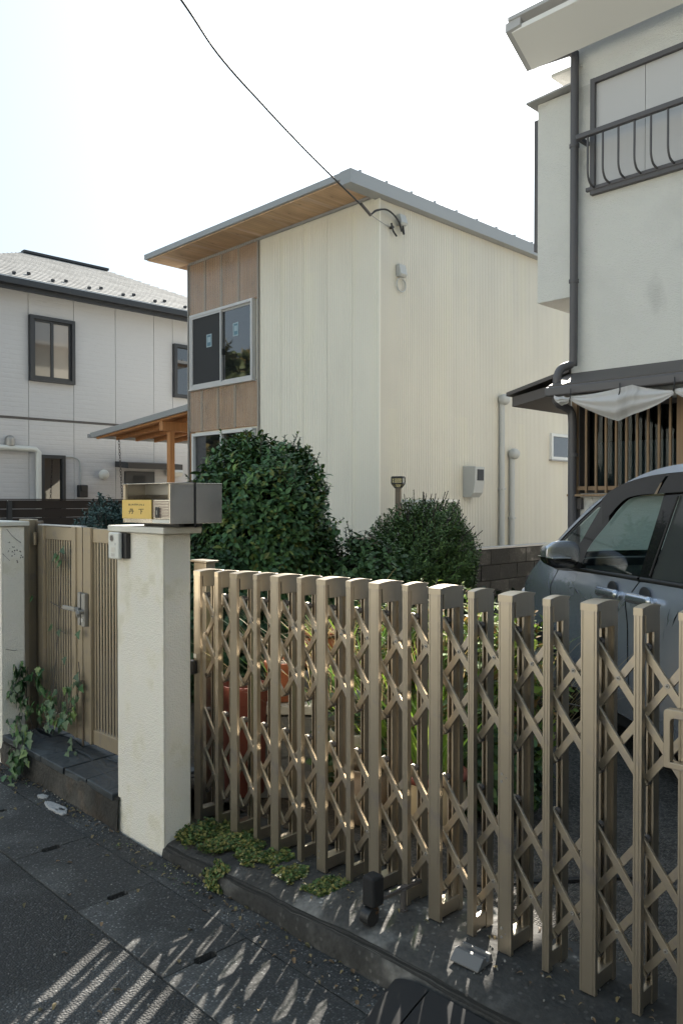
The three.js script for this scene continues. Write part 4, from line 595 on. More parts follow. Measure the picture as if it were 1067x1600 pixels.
// ------------------------------------------------------------------ car (x forward, z to the far side, origin under the front door handle)
{
  const car = thing('parked_car', 'blue-grey compact minivan parked behind the folding gate, side window visors and folded-out mirror', 'car', [-2.182, 0, -4.341], 146.1 * D2R);
  const paint = phy({ color: lin(0.50, 0.55, 0.64), metalness: 0.65, roughness: 0.2, clearcoat: 1, clearcoatRoughness: 0.04 });
  const trim = phy({ color: lin(0.010, 0.010, 0.011), roughness: 0.16, clearcoat: 0.6 }), matt = std({ color: lin(0.016, 0.016, 0.017), roughness: 0.6 });
  const glass = phy({ color: lin(0.62, 0.72, 0.70), roughness: 0.0, transmission: 1, thickness: 0, ior: 1.5 }), dglass = phy({ color: lin(0.05, 0.055, 0.055), roughness: 0.02, ior: 1.55 });
  const visor = phy({ color: lin(0.025, 0.024, 0.025), roughness: 0.05, ior: 1.6 }), chrome = std({ color: lin(0.75, 0.76, 0.78), metalness: 1, roughness: 0.12 });
  const HW = 0.835;                          // half width; z = 0 is the near side plane
  const inset = (s, h) => { let w = 0.02 + (h > 1.06 ? 0.2 * (h - 1.06) : 0) + (h < 0.95 ? 0.012 * Math.sin((h - 0.3) * 4.6) * -1 + 0.0 : 0); if (h < 0.42) w += 0.18 * (0.42 - h); const f = Math.max(0, s - 0.62); w += 0.115 * Math.pow(f, 2.2) + (s > 1.42 ? 1.6 * Math.pow(s - 1.42, 2) : 0); const r = Math.max(0, -1.3 - s); w += 0.25 * r * r; const crease = h > 1.06 ? 0 : h > 0.935 ? 0.034 * (1 - (h - 0.935) / 0.125) : 0.034 * Math.exp(-(0.935 - h) / 0.10); return w - crease * (s < 0.9 ? 1 : Math.max(0, 1 - (s - 0.9) / 0.5)); };
  const tess = new TessellateModifier(0.07, 7);
  const panel = (pts, holes, off = 0, thick = 0) => {
    const s = new THREE.Shape(pts.map(p => new THREE.Vector2(...p))); for (const h of holes || []) s.holes.push(new THREE.Path(h.map(p => new THREE.Vector2(...p))));
    let g = new THREE.ShapeGeometry(s, 8); g = tess.modify(g.toNonIndexed()); g.deleteAttribute('normal'); g.deleteAttribute('uv'); g = mergeVertices(g, 1e-4);
    const p = g.attributes.position; for (let i = 0; i < p.count; i++) p.setZ(i, inset(p.getX(i), p.getY(i)) - off);
    g.computeVertexNormals(); return triUV(g);
  };
  const far = (g) => { const q = g.clone(); q.scale(1, 1, -1); q.translate(0, 0, 2 * HW); return q; };
  const smooth = (pts, n = 6) => new THREE.CatmullRomCurve3(pts.map(p => V(p[0], p[1], 0)), false, 'centripetal').getPoints(pts.length * n).map(p => [p.x, p.y]);
  const arch = (cx, r) => [...Array(15)].map((_, i) => { const a = Math.PI - i / 14 * Math.PI; return [cx + r * Math.cos(a), 0.29 + r * Math.sin(a)]; });
  const railTop = smooth([[1.45, 0.87], [1.30, 0.965], [1.13, 1.055], [0.9, 1.19], [0.68, 1.335], [0.43, 1.482], [0.19, 1.58], [-0.07, 1.655], [-0.31, 1.692], [-0.7, 1.708], [-1.3, 1.70], [-1.75, 1.665]]);
  const railIn = smooth([[0.83, 1.215], [0.57, 1.378], [0.31, 1.522], [0.2, 1.572], [0.05, 1.613], [-0.2, 1.648], [-0.45, 1.658], [-0.9, 1.655], [-1.4, 1.645], [-1.62, 1.61]]);
  const belt = smooth([[0.86, 1.075], [0.82, 1.052], [0.7, 1.044], [0.48, 1.055], [0.1, 1.062], [-0.4, 1.064], [-1.0, 1.07], [-1.7, 1.09]]);
  const noseEdge = smooth([[1.42, 0.22], [1.53, 0.34], [1.56, 0.55], [1.55, 0.72], [1.45, 0.87]]);
  const green = [[0.93, 1.115], ...belt, [-1.74, 1.25], ...railIn.slice().reverse()];      // everything glass and black trim
  const split = (x0, x1, pts) => pts.filter(p => p[0] > x0 && p[0] < x1);
  const lower = [...arch(1.0, 0.34).reverse().map(p => p)], lowR = arch(-1.35, 0.34).reverse();
  // painted side in three pieces with real gaps: fender, front door, rear quarter
  const beltAt = (x) => { let b = belt[0]; for (const p of belt) if (Math.abs(p[0] - x) < Math.abs(b[0] - x)) b = p; return b[1]; };
  const g1 = 0.006, cutF = smooth([[0.735, 1.04], [0.78, 0.95], [0.82, 0.85], [0.80, 0.7], [0.70, 0.5], [0.60, 0.3]], 4), cutB = smooth([[-0.245, 1.06], [-0.205, 1.01], [-0.165, 0.95], [-0.155, 0.8], [-0.155, 0.5], [-0.17, 0.26]], 4);
  const sh = (pts, d) => pts.map(p => [p[0] + d, p[1]]);
  const bF = belt.filter(p => p[0] < 0.72 && p[0] > -0.23), bR = belt.filter(p => p[0] < -0.26);
  const archF = arch(1.0, 0.35), archR = arch(-1.35, 0.35);
  const fender = [...noseEdge, ...railTop.filter(p => p[0] < 1.44 && p[0] > 0.9), [0.93, 1.115], ...belt.filter(p => p[0] > 0.745), ...sh(cutF, g1), ...archF.filter(p => p[1] > 0.29)];
  const front = [...sh(cutF, -g1).reverse(), ...bF, ...sh(cutB, g1)];
  const rear = [...sh(cutB, -g1).reverse(), ...bR, [-1.79, 1.25], [-1.83, 0.7], [-1.84, 0.3], ...archR, [-0.99, 0.26]];
  const rails = [...railTop.filter(p => p[0] < 1.02), [-1.79, 1.25], [-1.74, 1.25], ...railIn.slice().reverse(), [0.93, 1.118]];
  for (const [nm, pts] of [['fender', fender], ['front_door', front], ['rear_door', rear], ['roof_rail', rails]]) { const ge = panel(pts); part(car, nm, ge, paint); part(car, nm, far(ge), paint); }
  // black trim with openings, panes set in it
  const inG = smooth([[0.445, 1.085], [0.40, 1.20], [0.215, 1.37], [0.10, 1.47], [0.02, 1.515], [-0.1, 1.535]], 5), frontGl = [...inG, [-0.315, 1.548], [-0.30, 1.45], [-0.225, 1.095], [0.1, 1.088]];
  const quart = [[0.79, 1.222], [0.55, 1.372], [0.37, 1.462], [0.335, 1.468], [0.50, 1.25], [0.58, 1.16], [0.70, 1.15]];
  const rearGl = [[-0.34, 1.088], [-0.455, 1.53], [-0.6, 1.555], [-1.25, 1.55], [-1.3, 1.1]];
  const tg = panel(green, [frontGl, quart, rearGl], -0.006); part(car, 'window_trim', tg, trim); part(car, 'window_trim', far(tg), trim);
  for (const [nm, pts, mt] of [['door_glass', frontGl, glass], ['quarter_glass', quart, glass], ['rear_glass', rearGl, dglass]]) { const ge = panel(pts, null, -0.010); part(car, nm, ge, mt); part(car, nm, far(ge), mt === dglass ? dglass : glass); }
  part(car, 'belt_moulding', tube([[0.5, 1.07, inset(0.5, 1.07) - 0.004], [0.1, 1.076, inset(0.1, 1.076) - 0.004], [-0.24, 1.078, inset(-0.24, 1.078) - 0.004]], 0.011, 8, 20), matt); part(car, 'belt_moulding', tube([[-0.26, 1.078, inset(-0.26, 1.078) - 0.004], [-0.8, 1.082, 0.02], [-1.6, 1.1, 0.03]], 0.011, 8, 20), matt);
  // rain visors over the windows
  const vis = [...smooth([[0.30, 1.518], [0.2, 1.57], [0.05, 1.612], [-0.2, 1.646], [-0.345, 1.653]], 5), [-0.30, 1.60], [-0.268, 1.545], ...smooth([[-0.268, 1.545], [-0.1, 1.538], [0.03, 1.515], [0.12, 1.46], [0.24, 1.36]], 5)];
  part(car, 'window_visor', panel(vis, null, 0.018), visor); part(car, 'visor_clip', panel([[-0.30, 1.60], [-0.315, 1.605], [-0.288, 1.542], [-0.262, 1.542]], null, 0.021), std({ color: lin(0.2, 0.14, 0.09), roughness: 0.5 }));
  part(car, 'window_visor', panel([[-0.37, 1.652], [-0.45, 1.656], [-0.9, 1.653], [-1.3, 1.645], [-1.3, 1.56], [-0.6, 1.555], [-0.29, 1.545], [-0.33, 1.6]], null, 0.018), visor);
  part(car, 'pillar_moulding', tube([[-0.335, 1.10, inset(-0.3, 1.1) - 0.001], [-0.452, 1.53, inset(-0.45, 1.53) - 0.001]], 0.006, 6, 10), matt);
  // top: hood, windscreen, roof spanned between the two rails
  const span = (rail, n0, crown, bow, mIn = 0) => { const rows = rail.map(([s, h]) => { const r = []; for (let i = 0; i <= 24; i++) { const v = -1 + 2 * i / 24, k = 1 - v * v, w = inset(s, h) + mIn; r.push([s + bow(s) * k, h + crown(s) * (1 - Math.pow(Math.abs(v), 2.6)), HW + v * (HW - w)]); } return r; }); return quadStrip(rows); };
  const bow = (s) => s > 0.2 ? 0.16 * sm(0.2, 1.4, s) : 0, crown = (s) => s > 1.15 ? 0.045 : s > 0.1 ? 0.03 : 0.035;
  part(car, 'front_bumper', span(noseEdge, 0, (s) => 0.0, (s) => 0.2), paint);
  part(car, 'hood', span(railTop.filter(p => p[0] > 1.02), 0, crown, bow), paint);
  part(car, 'windscreen', span(railTop.filter(p => p[0] <= 1.04 && p[0] > 0.10), 0, crown, bow, 0.07), glass);
  for (const q of [0, 1]) { const st = railTop.filter(p => p[0] <= 1.04 && p[0] > 0.10); const rows = st.map(([s, h]) => [0, 0.03, 0.075].map(m => { const w = inset(s, h) + m, v = -1 + m / (HW - inset(s, h)), k = 1 - v * v; return [s + bow(s) * k, h + crown(s) * (1 - Math.pow(Math.abs(v), 2.6)) + 0.002, q ? 2 * HW - w : w]; })); part(car, 'front_pillar', quadStrip(rows), paint); }
  part(car, 'roof', span(railTop.filter(p => p[0] <= 0.14), 0, crown, bow), paint);
  part(car, 'tailgate', span([[-1.75, 1.665], [-1.82, 1.25], [-1.85, 0.8], [-1.84, 0.3]], 0, () => 0, () => -0.06), dglass);
  part(car, 'hood_grille', bx(1.62, 1.70, 0.4, 0.62, 0.35, 1.32, 0.02), matt);
  for (const z of [0.22, 1.45]) part(car, 'headlight', new THREE.SphereGeometry(0.13, 20, 12).scale(0.75, 0.7, 1).translate(1.52, 0.78, z), phy({ color: lin(0.6, 0.6, 0.62), roughness: 0.05, clearcoat: 1 }));
  // mirror
  const sp = new THREE.SphereGeometry(1, 32, 22); { const p = sp.attributes.position; for (let i = 0; i < p.count; i++) { let x = p.getX(i), y = p.getY(i), z = p.getZ(i); const e = (t) => Math.sign(t) * Math.pow(Math.abs(t), 0.72); x = e(x); y = e(y); z = e(z); if (x < -0.25) x = -0.25 + (x + 0.25) * 0.12; p.setXYZ(i, 0.425 + x * 0.125, 1.172 + y * 0.082 * (1 - 0.18 * x), -0.115 + z * 0.115); } sp.computeVertexNormals(); }
  part(car, 'mirror_shell', sp, phy({ color: lin(0.55, 0.58, 0.63), metalness: 0.85, roughness: 0.22, clearcoat: 1 })); { const lowm = sp.clone(); const p = lowm.attributes.position; for (let i = 0; i < p.count; i++) { p.setY(i, Math.min(p.getY(i), 1.158)); p.setXYZ(i, p.getX(i) + (p.getX(i) > 0.42 ? 0.003 : 0), p.getY(i) - 0.003, p.getZ(i) - 0.002); } lowm.computeVertexNormals(); part(car, 'mirror_base', lowm, trim); }
  part(car, 'mirror_arm', [bar(V(0.46, 1.115, -0.05), V(0.5, 1.075, 0.06), 0.09, 0.05, V(0, 1, 0), 0.015)], matt);
  part(car, 'mirror_trim', bx(0.31, 0.52, 1.149, 1.158, -0.228, -0.1, 0.003), chrome);
  // handles over black discs that stand in for the shade of their bowls
  for (const [s, tilt] of [[0.0, 0], [-0.335, 0]]) {
    const z = inset(s, 0.975);
    const b = new THREE.SphereGeometry(0.052, 20, 12).scale(1.05, 0.85, 0.16); b.translate(s - 0.005, 1.0, z - 0.003); part(car, 'bowl_shade', b, matt);
    const c2 = new THREE.CapsuleGeometry(0.026, 0.19, 8, 16); c2.rotateZ(Math.PI / 2); c2.scale(1, 1.1, 0.8); c2.translate(s, 0.975, z - 0.036); part(car, 'door_handle', c2, phy({ color: lin(0.45, 0.49, 0.56), metalness: 0.8, roughness: 0.2, clearcoat: 1 }));
    part(car, 'handle_mount', [rod([s + 0.1, 0.975, z - 0.03], [s + 0.1, 0.975, z + 0.01], 0.016), rod([s - 0.1, 0.975, z - 0.03], [s - 0.1, 0.975, z + 0.01], 0.016)], paint);
  }
  // wheels, underbody, simple cabin
  for (const cx of [1.0, -1.35]) for (const z of [0.13, 2 * HW - 0.13]) { const w = part(car, 'wheel', rod([cx, 0.29, z - 0.085], [cx, 0.29, z + 0.085], 0.29, 40), matt); part(w, 'rim', [rod([cx, 0.29, z - 0.092], [cx, 0.29, z + 0.092], 0.185, 30), ...[...Array(8)].map((_, i) => { const a = i * Math.PI / 4; return bar(V(cx, 0.29, z - 0.093), V(cx + 0.18 * Math.cos(a), 0.29 + 0.18 * Math.sin(a), z - 0.093), 0.012, 0.03, V(0, 0, 1)); })], M.steelDull); }
  part(car, 'underbody', [bx(-1.75, 1.4, 0.18, 0.5, 0.22, 2 * HW - 0.22), bx(-0.9, 0.6, 0.18, 0.3, 0.07, 2 * HW - 0.07, 0.02)], matt);
  part(car, 'cabin_floor', bx(-1.7, 1.1, 0.5, 0.52, 0.1, 2 * HW - 0.1), matt); part(car, 'dashboard', bx(0.62, 1.12, 0.52, 1.04, 0.1, 2 * HW - 0.1, 0.06), matt);
  for (const z of [0.45, 1.22]) part(car, 'seat', [bx(-0.55, -0.05, 0.52, 0.72, z - 0.24, z + 0.24, 0.06), (() => { const q = bx(-0.07, 0.07, 0, 0.62, -0.23, 0.23, 0.06); q.rotateZ(0.18); q.translate(-0.5, 0.68, z); return q; })(), bx(-0.72, -0.60, 1.31, 1.47, z - 0.12, z + 0.12, 0.05)], std({ color: lin(0.03, 0.03, 0.033), roughness: 0.9 }));
  const sw = new THREE.TorusGeometry(0.18, 0.014, 10, 40); sw.rotateY(Math.PI / 2); sw.rotateZ(-0.5); sw.translate(0.42, 1.0, 1.22); part(car, 'steering_wheel', sw, matt);
  part(car, 'rear_view_mirror', bx(0.28, 0.31, 1.38, 1.44, 0.74, 0.94, 0.01), matt);
}

// ------------------------------------------------------------------ pots and things in the garden
const pot = (name, label, cat, pos, R, H, mat, o = {}) => {
  const t = thing(name, label, cat, pos), taper = o.taper ?? 0.72, prof = [[0, 0.004], [R * taper, 0.004], [R * (taper + (1 - taper) * 0.45), H * 0.42], [R * 0.96, H * 0.84], [R * 1.02, H * 0.845], [R * 1.04, H * 0.97], [R * 1.0, H], [R * 0.92, H], [R * 0.9, H * 0.9], [0, H * 0.88]];
  part(t, 'body', triUVc(new THREE.LatheGeometry((o.prof || prof).map(p => new THREE.Vector2(...p)), 36)), mat);
  if (!o.empty) part(t, 'earth', triUV(new THREE.CylinderGeometry(R * 0.9, R * 0.9, 0.01, 24).translate(0, H * 0.9, 0)), M.soil); if (o.rim) part(t, 'rim', new THREE.TorusGeometry(R * 1.0, 0.017, 10, 40).rotateX(Math.PI / 2).translate(0, H * 0.985, 0), o.rim); return t;
};
function triUVc(g) { return g; }
{
  const st = thing('block_stand', 'stand of grey concrete blocks with a pale board on top, holding the terracotta pot', 'plant stand', [-3.22, 0, -2.72], 0.78);
  for (const [x, y] of [[-0.1, 0.0], [0.1, 0.0], [-0.1, 0.2], [0.1, 0.2]]) part(st, 'concrete_block', bx(x - 0.096, x + 0.096, y - 0.04, y + 0.185, -0.09, 0.09, 0.006, x), M.block);
  part(st, 'board', bx(-0.2, 0.2, 0.40, 0.445, -0.11, 0.11, 0.005), M.board);
  pot('terracotta_pot', 'orange terracotta pot on the pale board of the block stand', 'flower pot', [-3.23, 0.446, -2.74], 0.098, 0.21, M.terra);
  pot('planter', 'dark red-brown planter half hidden behind the left end of the folding gate', 'planter', [-3.28, 0.0, -2.52], 0.12, 0.56, M.terraDk, { taper: 0.85 });
  const sl = thing('log', 'grey weathered log lying behind the terracotta pot', 'log', [-3.05, 0.42, -2.95], 0.5); part(sl, 'trunk', tube([[-0.16, 0.0, 0], [0, 0.015, 0.01], [0.2, 0.05, 0]], 0.045, 10), M.block); part(sl, 'support', bx(-0.12, 0.15, -0.42, -0.03, -0.09, 0.09, 0.005), M.block);
  const p3 = pot('terracotta_pot', 'small round terracotta pot full of dry straw grass, behind the gate', 'flower pot', [-3.42, 0.5, -3.2], 0.125, 0.24, M.terra, { prof: [[0, 0], [0.075, 0], [0.11, 0.05], [0.125, 0.12], [0.115, 0.19], [0.1, 0.21], [0.11, 0.24], [0.1, 0.24], [0.09, 0.2], [0, 0.2]] });
  const pl = thing('block_stand', 'plain concrete block column carrying the pot of dry grass', 'plant stand', [-3.42, 0, -3.2], 0.6); for (let i = 0; i < 3; i++) part(pl, 'concrete_block', bx(-0.13, 0.13, i * 0.168 - 0.02, i * 0.168 + 0.146, -0.09, 0.09, 0.006, i), M.block);
  pot('clay_urn', 'tan clay urn with dark open mouth behind the middle of the gate', 'urn', [-2.60, 0.0, -2.70], 0.125, 0.25, M.clay, { empty: true, prof: [[0, 0], [0.08, 0], [0.12, 0.08], [0.128, 0.15], [0.105, 0.215], [0.085, 0.23], [0.1, 0.25], [0.085, 0.255], [0.07, 0.23], [0.1, 0.19], [0.11, 0.1], [0.07, 0.02], [0, 0.02]] });
  pot('cream_pot', 'cream glazed pot with swirl mark and dark red rim behind the gate', 'flower pot', [-2.29, 0.0, -2.83], 0.15, 0.27, M.cream, { rim: M.terraDk, prof: [[0, 0], [0.1, 0], [0.14, 0.07], [0.155, 0.16], [0.15, 0.23], [0.155, 0.27], [0.14, 0.27], [0.135, 0.24], [0, 0.23]] });
  const sw = [...Array(22)].map((_, i) => { const a = i / 21 * 5, r = 0.008 + 0.02 * i / 21, ang = 0.95; const u = r * Math.cos(a), y = 0.165 + r * Math.sin(a); return [-0.0 + 0.157 * Math.sin(0.55 + u / 0.155), y, 0.157 * Math.cos(0.55 + u / 0.155)]; }); scene.children.filter(o => o.name === 'cream_pot').forEach(o => part(o, 'swirl', tube(sw, 0.004, 6), M.terraDk));
  const bk = pot('grey_bucket', 'pale tapered bucket standing behind the gate left of the urn', 'bucket', [-2.80, 0.0, -2.84], 0.12, 0.36, std({ color: lin(0.36, 0.33, 0.26), roughness: 0.6 }), { taper: 0.8, empty: true });
  pot('flower_pot', 'low brown flower pot under the broad-leaved plants beside the cream pot', 'flower pot', [-2.36, 0, -3.12], 0.13, 0.17, M.terraDk);
  // small planter on the hedge bank
  const tp = thing('planter', 'tan clay planter between the two round bushes', 'planter', [-4.79, 0.98, -4.98]); part(tp, 'body', new THREE.LatheGeometry([[0, 0], [0.1, 0], [0.15, 0.17], [0.16, 0.2], [0.14, 0.2], [0, 0.18]].map(p => new THREE.Vector2(...p)), 28), M.clay); part(tp, 'stand', bx(-0.1, 0.1, -1.0, 0, -0.1, 0.1, 0.01), M.block);
  // garden lantern
  const l = thing('garden_lantern', 'small dark-framed glass lantern on a wooden post in front of the cream house', 'lantern', [-5.64, 0.0, -6.39], 0.4);
  part(l, 'post', bx(-0.028, 0.028, 0, 1.643, -0.026, 0.026, 0.006), std({ map: T.wood, color: lin(0.6, 1.0, 1.8), roughness: 0.9 }));
  const top = [[-0.06, 1.755, 0.04], [0.06, 1.755, 0.04], [0.06, 1.755, -0.04], [-0.06, 1.755, -0.04]], bt = [[-0.03, 1.645, 0.02], [0.03, 1.645, 0.02], [0.03, 1.645, -0.02], [-0.03, 1.645, -0.02]], mid = [[-0.06, 1.69, 0.04], [0.06, 1.69, 0.04], [0.06, 1.69, -0.04], [-0.06, 1.69, -0.04]];
  const fr = []; for (let i = 0; i < 4; i++) { const j = (i + 1) % 4; for (const [a, b] of [[top[i], top[j]], [mid[i], bt[i]], [top[i], mid[i]], [bt[i], bt[j]], [mid[i], mid[j]]]) fr.push(rod(a, b, 0.007, 6)); } part(l, 'lantern_frame', fr, M.black); part(l, 'lantern_roof', slab(top.map(p => [p[0], p[1] + 0.006, p[2]]), [0, 0.006, 0]), M.black);
  const ps = []; for (let i = 0; i < 4; i++) { const j = (i + 1) % 4; ps.push(flat([top[i], top[j], mid[j], mid[i]]), flat([mid[i], mid[j], bt[j], bt[i]])); } part(l, 'lantern_glass', ps, phy({ color: lin(0.7, 0.66, 0.5), roughness: 0.15, transmission: 0.8, thickness: 0, side: THREE.DoubleSide }));
  const wb = thing('storage_cabinet', 'low white cabinet whose bright top shows above the rounder right-hand bush', 'cabinet', [-6.55, 0, -8.02], 0); part(wb, 'body', bx(-0.25, 0.25, 0, 1.48, -0.2, 0.2, 0.01), M.plastic); part(wb, 'top', bx(-0.28, 0.28, 1.482, 1.52, -0.23, 0.23, 0.008), M.plastic);
}

// ------------------------------------------------------------------ plants
function leafGeo(L, W, fold = 0.25, droop = 0.2, pts = [[0, 0.02], [0.25, 0.8], [0.5, 1], [0.78, 0.62], [1, 0.0]]) {   // simple folded blade along +y, face +z
  const pos = [], idx = []; pts.forEach(([t, w]) => { const z = -droop * L * t * t, x = w * W / 2; pos.push(-x, t * L, z + fold * x, 0, t * L, z, x, t * L, z + fold * x); });
  for (let i = 0; i < pts.length - 1; i++) { const a = i * 3; idx.push(a, a + 1, a + 4, a, a + 4, a + 3, a + 1, a + 2, a + 5, a + 1, a + 5, a + 4); }
  const g = new THREE.BufferGeometry(); g.setAttribute('position', new THREE.Float32BufferAttribute(pos, 3)); g.setIndex(idx); g.computeVertexNormals(); return triUV(g);
}
const _o = new THREE.Object3D();
function leaves(parent, name, geo, mat, list, cols) {      // list: [pos, direction of the tip, facing, scale]
  const im = new THREE.InstancedMesh(geo, mat, list.length); im.name = name; im.userData.kind = 'stuff'; im.castShadow = im.receiveShadow = true; const m = new THREE.Matrix4(), c = new THREE.Color();
  list.forEach(([p, d, n, s], i) => { const y = d.clone().normalize(), z = n.clone().addScaledVector(y, -n.dot(y)); if (z.lengthSq() < 1e-6) z.set(0.3, 0.1, 1).addScaledVector(y, -(0.3 * y.x + 0.1 * y.y + y.z)); z.normalize(); const x = new THREE.Vector3().crossVectors(y, z); m.makeBasis(x, y, z).scale(V(s, s, s)).setPosition(p); im.setMatrixAt(i, m); const k = rr(0.65, 1.3); const b = cols[Math.floor(rnd() * cols.length)]; im.setColorAt(i, c.setRGB(b[0] * k, b[1] * k, b[2] * k)); });
  parent.add(im); return im;
}
const leafMat = (rough, tr = 0) => phy({ color: 0xffffff, roughness: rough, side: THREE.DoubleSide, transmission: tr, thickness: 0, ior: 1.4 });
const unit = () => { let v; do v = V(rr(-1, 1), rr(-1, 1), rr(-1, 1)); while (v.lengthSq() > 1 || v.lengthSq() < 0.01); return v.normalize(); };
// a leafy bush: twigs end in leaf sprays spread through a lumpy volume
function bush(name, label, cat, pos, R, opt) {
  const t = thing(name, label, cat, pos), list = [], twigs = [];
  const { sprays, per, geo, mat, cols, inner = 0.55, up = 0.35, spread = 0.06, seed = 1, low = -0.95, size = [0.7, 1.25] } = opt;
  const rad = (d) => { const px = opt.p ?? 2; const n = Math.pow(Math.pow(Math.abs(d.x), px) + Math.pow(Math.abs(d.y), px) + Math.pow(Math.abs(d.z), px), -1 / px) * (0.72 + 0.44 * fbm(d.x * 0.22 + 0.5 + seed * 0.13, d.z * 0.22 + d.y * 0.31 + 0.5, 8, 3, seed) + 0.10 * (vn(d.x * 5 + 9, d.y * 5 + d.z * 4 + 9, 32, seed) - 0.5)); return n; };
  const cen = V(0, opt.cy, 0);
  for (let i = 0; i < sprays; i++) {
    const d = unit(); if (d.y < low) d.y = low * rnd(); const k = rad(d) * (1 - (1 - inner) * Math.pow(rnd(), 2.2)); const tip = V(d.x * R[0] * k, opt.cy + d.y * R[1] * k, d.z * R[2] * k); if (tip.y < 0.03) tip.y = 0.03 + 0.2 * rnd();
    const grow = d.clone().add(V(0, up, 0)).addScaledVector(unit(), 0.45).normalize();
    if (i % 5 === 0) twigs.push([tip.clone().multiplyScalar(0.25).add(V(0, opt.cy * 0.45, 0)), tip]);
    const SH = i < (opt.shoots ?? 0); if (SH) { const L = rr(0.07, opt.shootL ?? 0.2), g2 = d.clone().add(V(0, 0.9, 0)).addScaledVector(unit(), 0.5).normalize(), b0 = V(d.x * R[0] * rad(d) * 0.97, opt.cy + d.y * R[1] * rad(d) * 0.97, d.z * R[2] * rad(d) * 0.97), n = Math.round(L / 0.016); for (let q = 0; q < n; q++) { const a = q * 2.4, side = new THREE.Vector3().crossVectors(g2, V(0.3, 0.2, 1)).normalize(), s2 = new THREE.Vector3().crossVectors(g2, side), out = side.multiplyScalar(Math.cos(a)).addScaledVector(s2, Math.sin(a)); list.push([b0.clone().addScaledVector(g2, L * q / n), out.clone().addScaledVector(g2, 0.9), g2.clone().addScaledVector(out, -0.3), rr(0.55, 1) * (1 - 0.35 * q / n)]); } twigs.unshift([b0.clone().addScaledVector(d, -0.1), b0.clone().addScaledVector(g2, L)]); }
    for (let j = 0; j < per; j++) { const f = j / per, b = tip.clone().addScaledVector(grow, spread * (f - 0.6) * 2), a = j * 2.4 + i; const side = new THREE.Vector3().crossVectors(grow, V(0.2, 1, 0.1)).normalize(), s2 = new THREE.Vector3().crossVectors(grow, side); const out = side.multiplyScalar(Math.cos(a)).addScaledVector(s2, Math.sin(a)); list.push([b, out.clone().addScaledVector(grow, 0.35 + 0.8 * f).addScaledVector(unit(), 0.25), grow.clone().addScaledVector(out, -0.2).add(V(0, 0.35, 0)), rr(...size)]); }
  }
  leaves(t, 'foliage', geo, mat, list, cols);
  const br = twigs.slice(0, 260).map(([a, b]) => { const m = a.clone().lerp(b, 0.5).add(V(0, 0.06, 0)); return new THREE.TubeGeometry(new THREE.CatmullRomCurve3([V(0, 0.02, 0).addScaledVector(a, 0.15), a, m, b]), 5, 0.0045, 4); });
  part(t, 'branches', br, M.dkbrown).userData.kind = 'stuff';
  return t;
}
const camellia = leafGeo(0.062, 0.031, 0.35, 0.25), box1 = leafGeo(0.03, 0.0135, 0.3, 0.15), ivyS = leafGeo(0.05, 0.04, 0.2, 0.2);
const gloss = leafMat(0.5), soft = leafMat(0.55), litLeaf = leafMat(0.85, 0.45);
bush('camellia_bush', 'large dark glossy camellia bush beside the mailbox pillar, in front of the cream house', 'bush', [-5.16, 0, -4.18], [0.60, 1.0, 0.60], { cy: 1.0, p: 2.5, sprays: 5600, per: 6, geo: camellia, mat: gloss, cols: [[0.085, 0.16, 0.048], [0.065, 0.13, 0.04], [0.095, 0.175, 0.045], [0.07, 0.14, 0.05], [0.047, 0.108, 0.04], [0.038, 0.09, 0.034], [0.058, 0.13, 0.044], [0.044, 0.1, 0.046], [0.07, 0.14, 0.04], [0.065, 0.14, 0.05], [0.047, 0.108, 0.04], [0.16, 0.19, 0.05]], seed: 3, spread: 0.055, shoots: 170, shootL: 0.2 });
bush('boxwood_bush', 'rounder fine-leaved bush right of the camellia, in front of the meter box wall', 'bush', [-4.66, 0, -5.56], [0.55, 0.74, 0.52], { cy: 0.75, p: 2.3, sprays: 9000, per: 9, geo: box1, mat: soft, cols: [[0.088, 0.15, 0.04], [0.075, 0.13, 0.035], [0.105, 0.17, 0.045], [0.06, 0.11, 0.034]], seed: 8, spread: 0.05, up: 0.9, shoots: 260, shootL: 0.17 });
bush('hedge', 'low dark ivy-like hedge filling the gap between the two bushes', 'hedge', [-4.62, 0, -4.72], [0.5, 0.62, 0.42], { cy: 0.60, sprays: 1300, per: 6, geo: ivyS, mat: gloss, cols: [[0.06, 0.12, 0.04], [0.048, 0.10, 0.036], [0.075, 0.14, 0.045]], seed: 12, shoots: 60, spread: 0.04, size: [0.7, 1.2] });
bush('hedge', 'dark leafy hedge at the foot of the camellia, just right of the mailbox pillar', 'hedge', [-5.02, 0, -3.52], [0.55, 0.62, 0.4], { cy: 0.55, sprays: 1100, per: 6, geo: ivyS, mat: gloss, cols: [[0.04, 0.085, 0.034], [0.032, 0.07, 0.03], [0.05, 0.10, 0.036]], seed: 22, spread: 0.04, size: [0.7, 1.2] });
bush('hedge', 'dark low growth between the right bush and the car nose', 'hedge', [-4.35, 0, -6.3], [0.55, 0.35, 0.4], { cy: 0.3, sprays: 520, per: 6, geo: ivyS, mat: soft, cols: [[0.03, 0.055, 0.028], [0.035, 0.05, 0.03], [0.045, 0.07, 0.035]], seed: 28, spread: 0.05 });
bush('conifer_shrub', 'blue-green feathery shrub showing above the slatted entrance gate', 'shrub', [-7.35, 0, -3.98], [0.42, 0.76, 0.42], { cy: 0.74, sprays: 3000, per: 8, geo: box1, mat: soft, cols: [[0.045, 0.085, 0.075], [0.035, 0.07, 0.06], [0.055, 0.10, 0.085]], seed: 31, spread: 0.06, up: 0.5, size: [1, 1.7] });

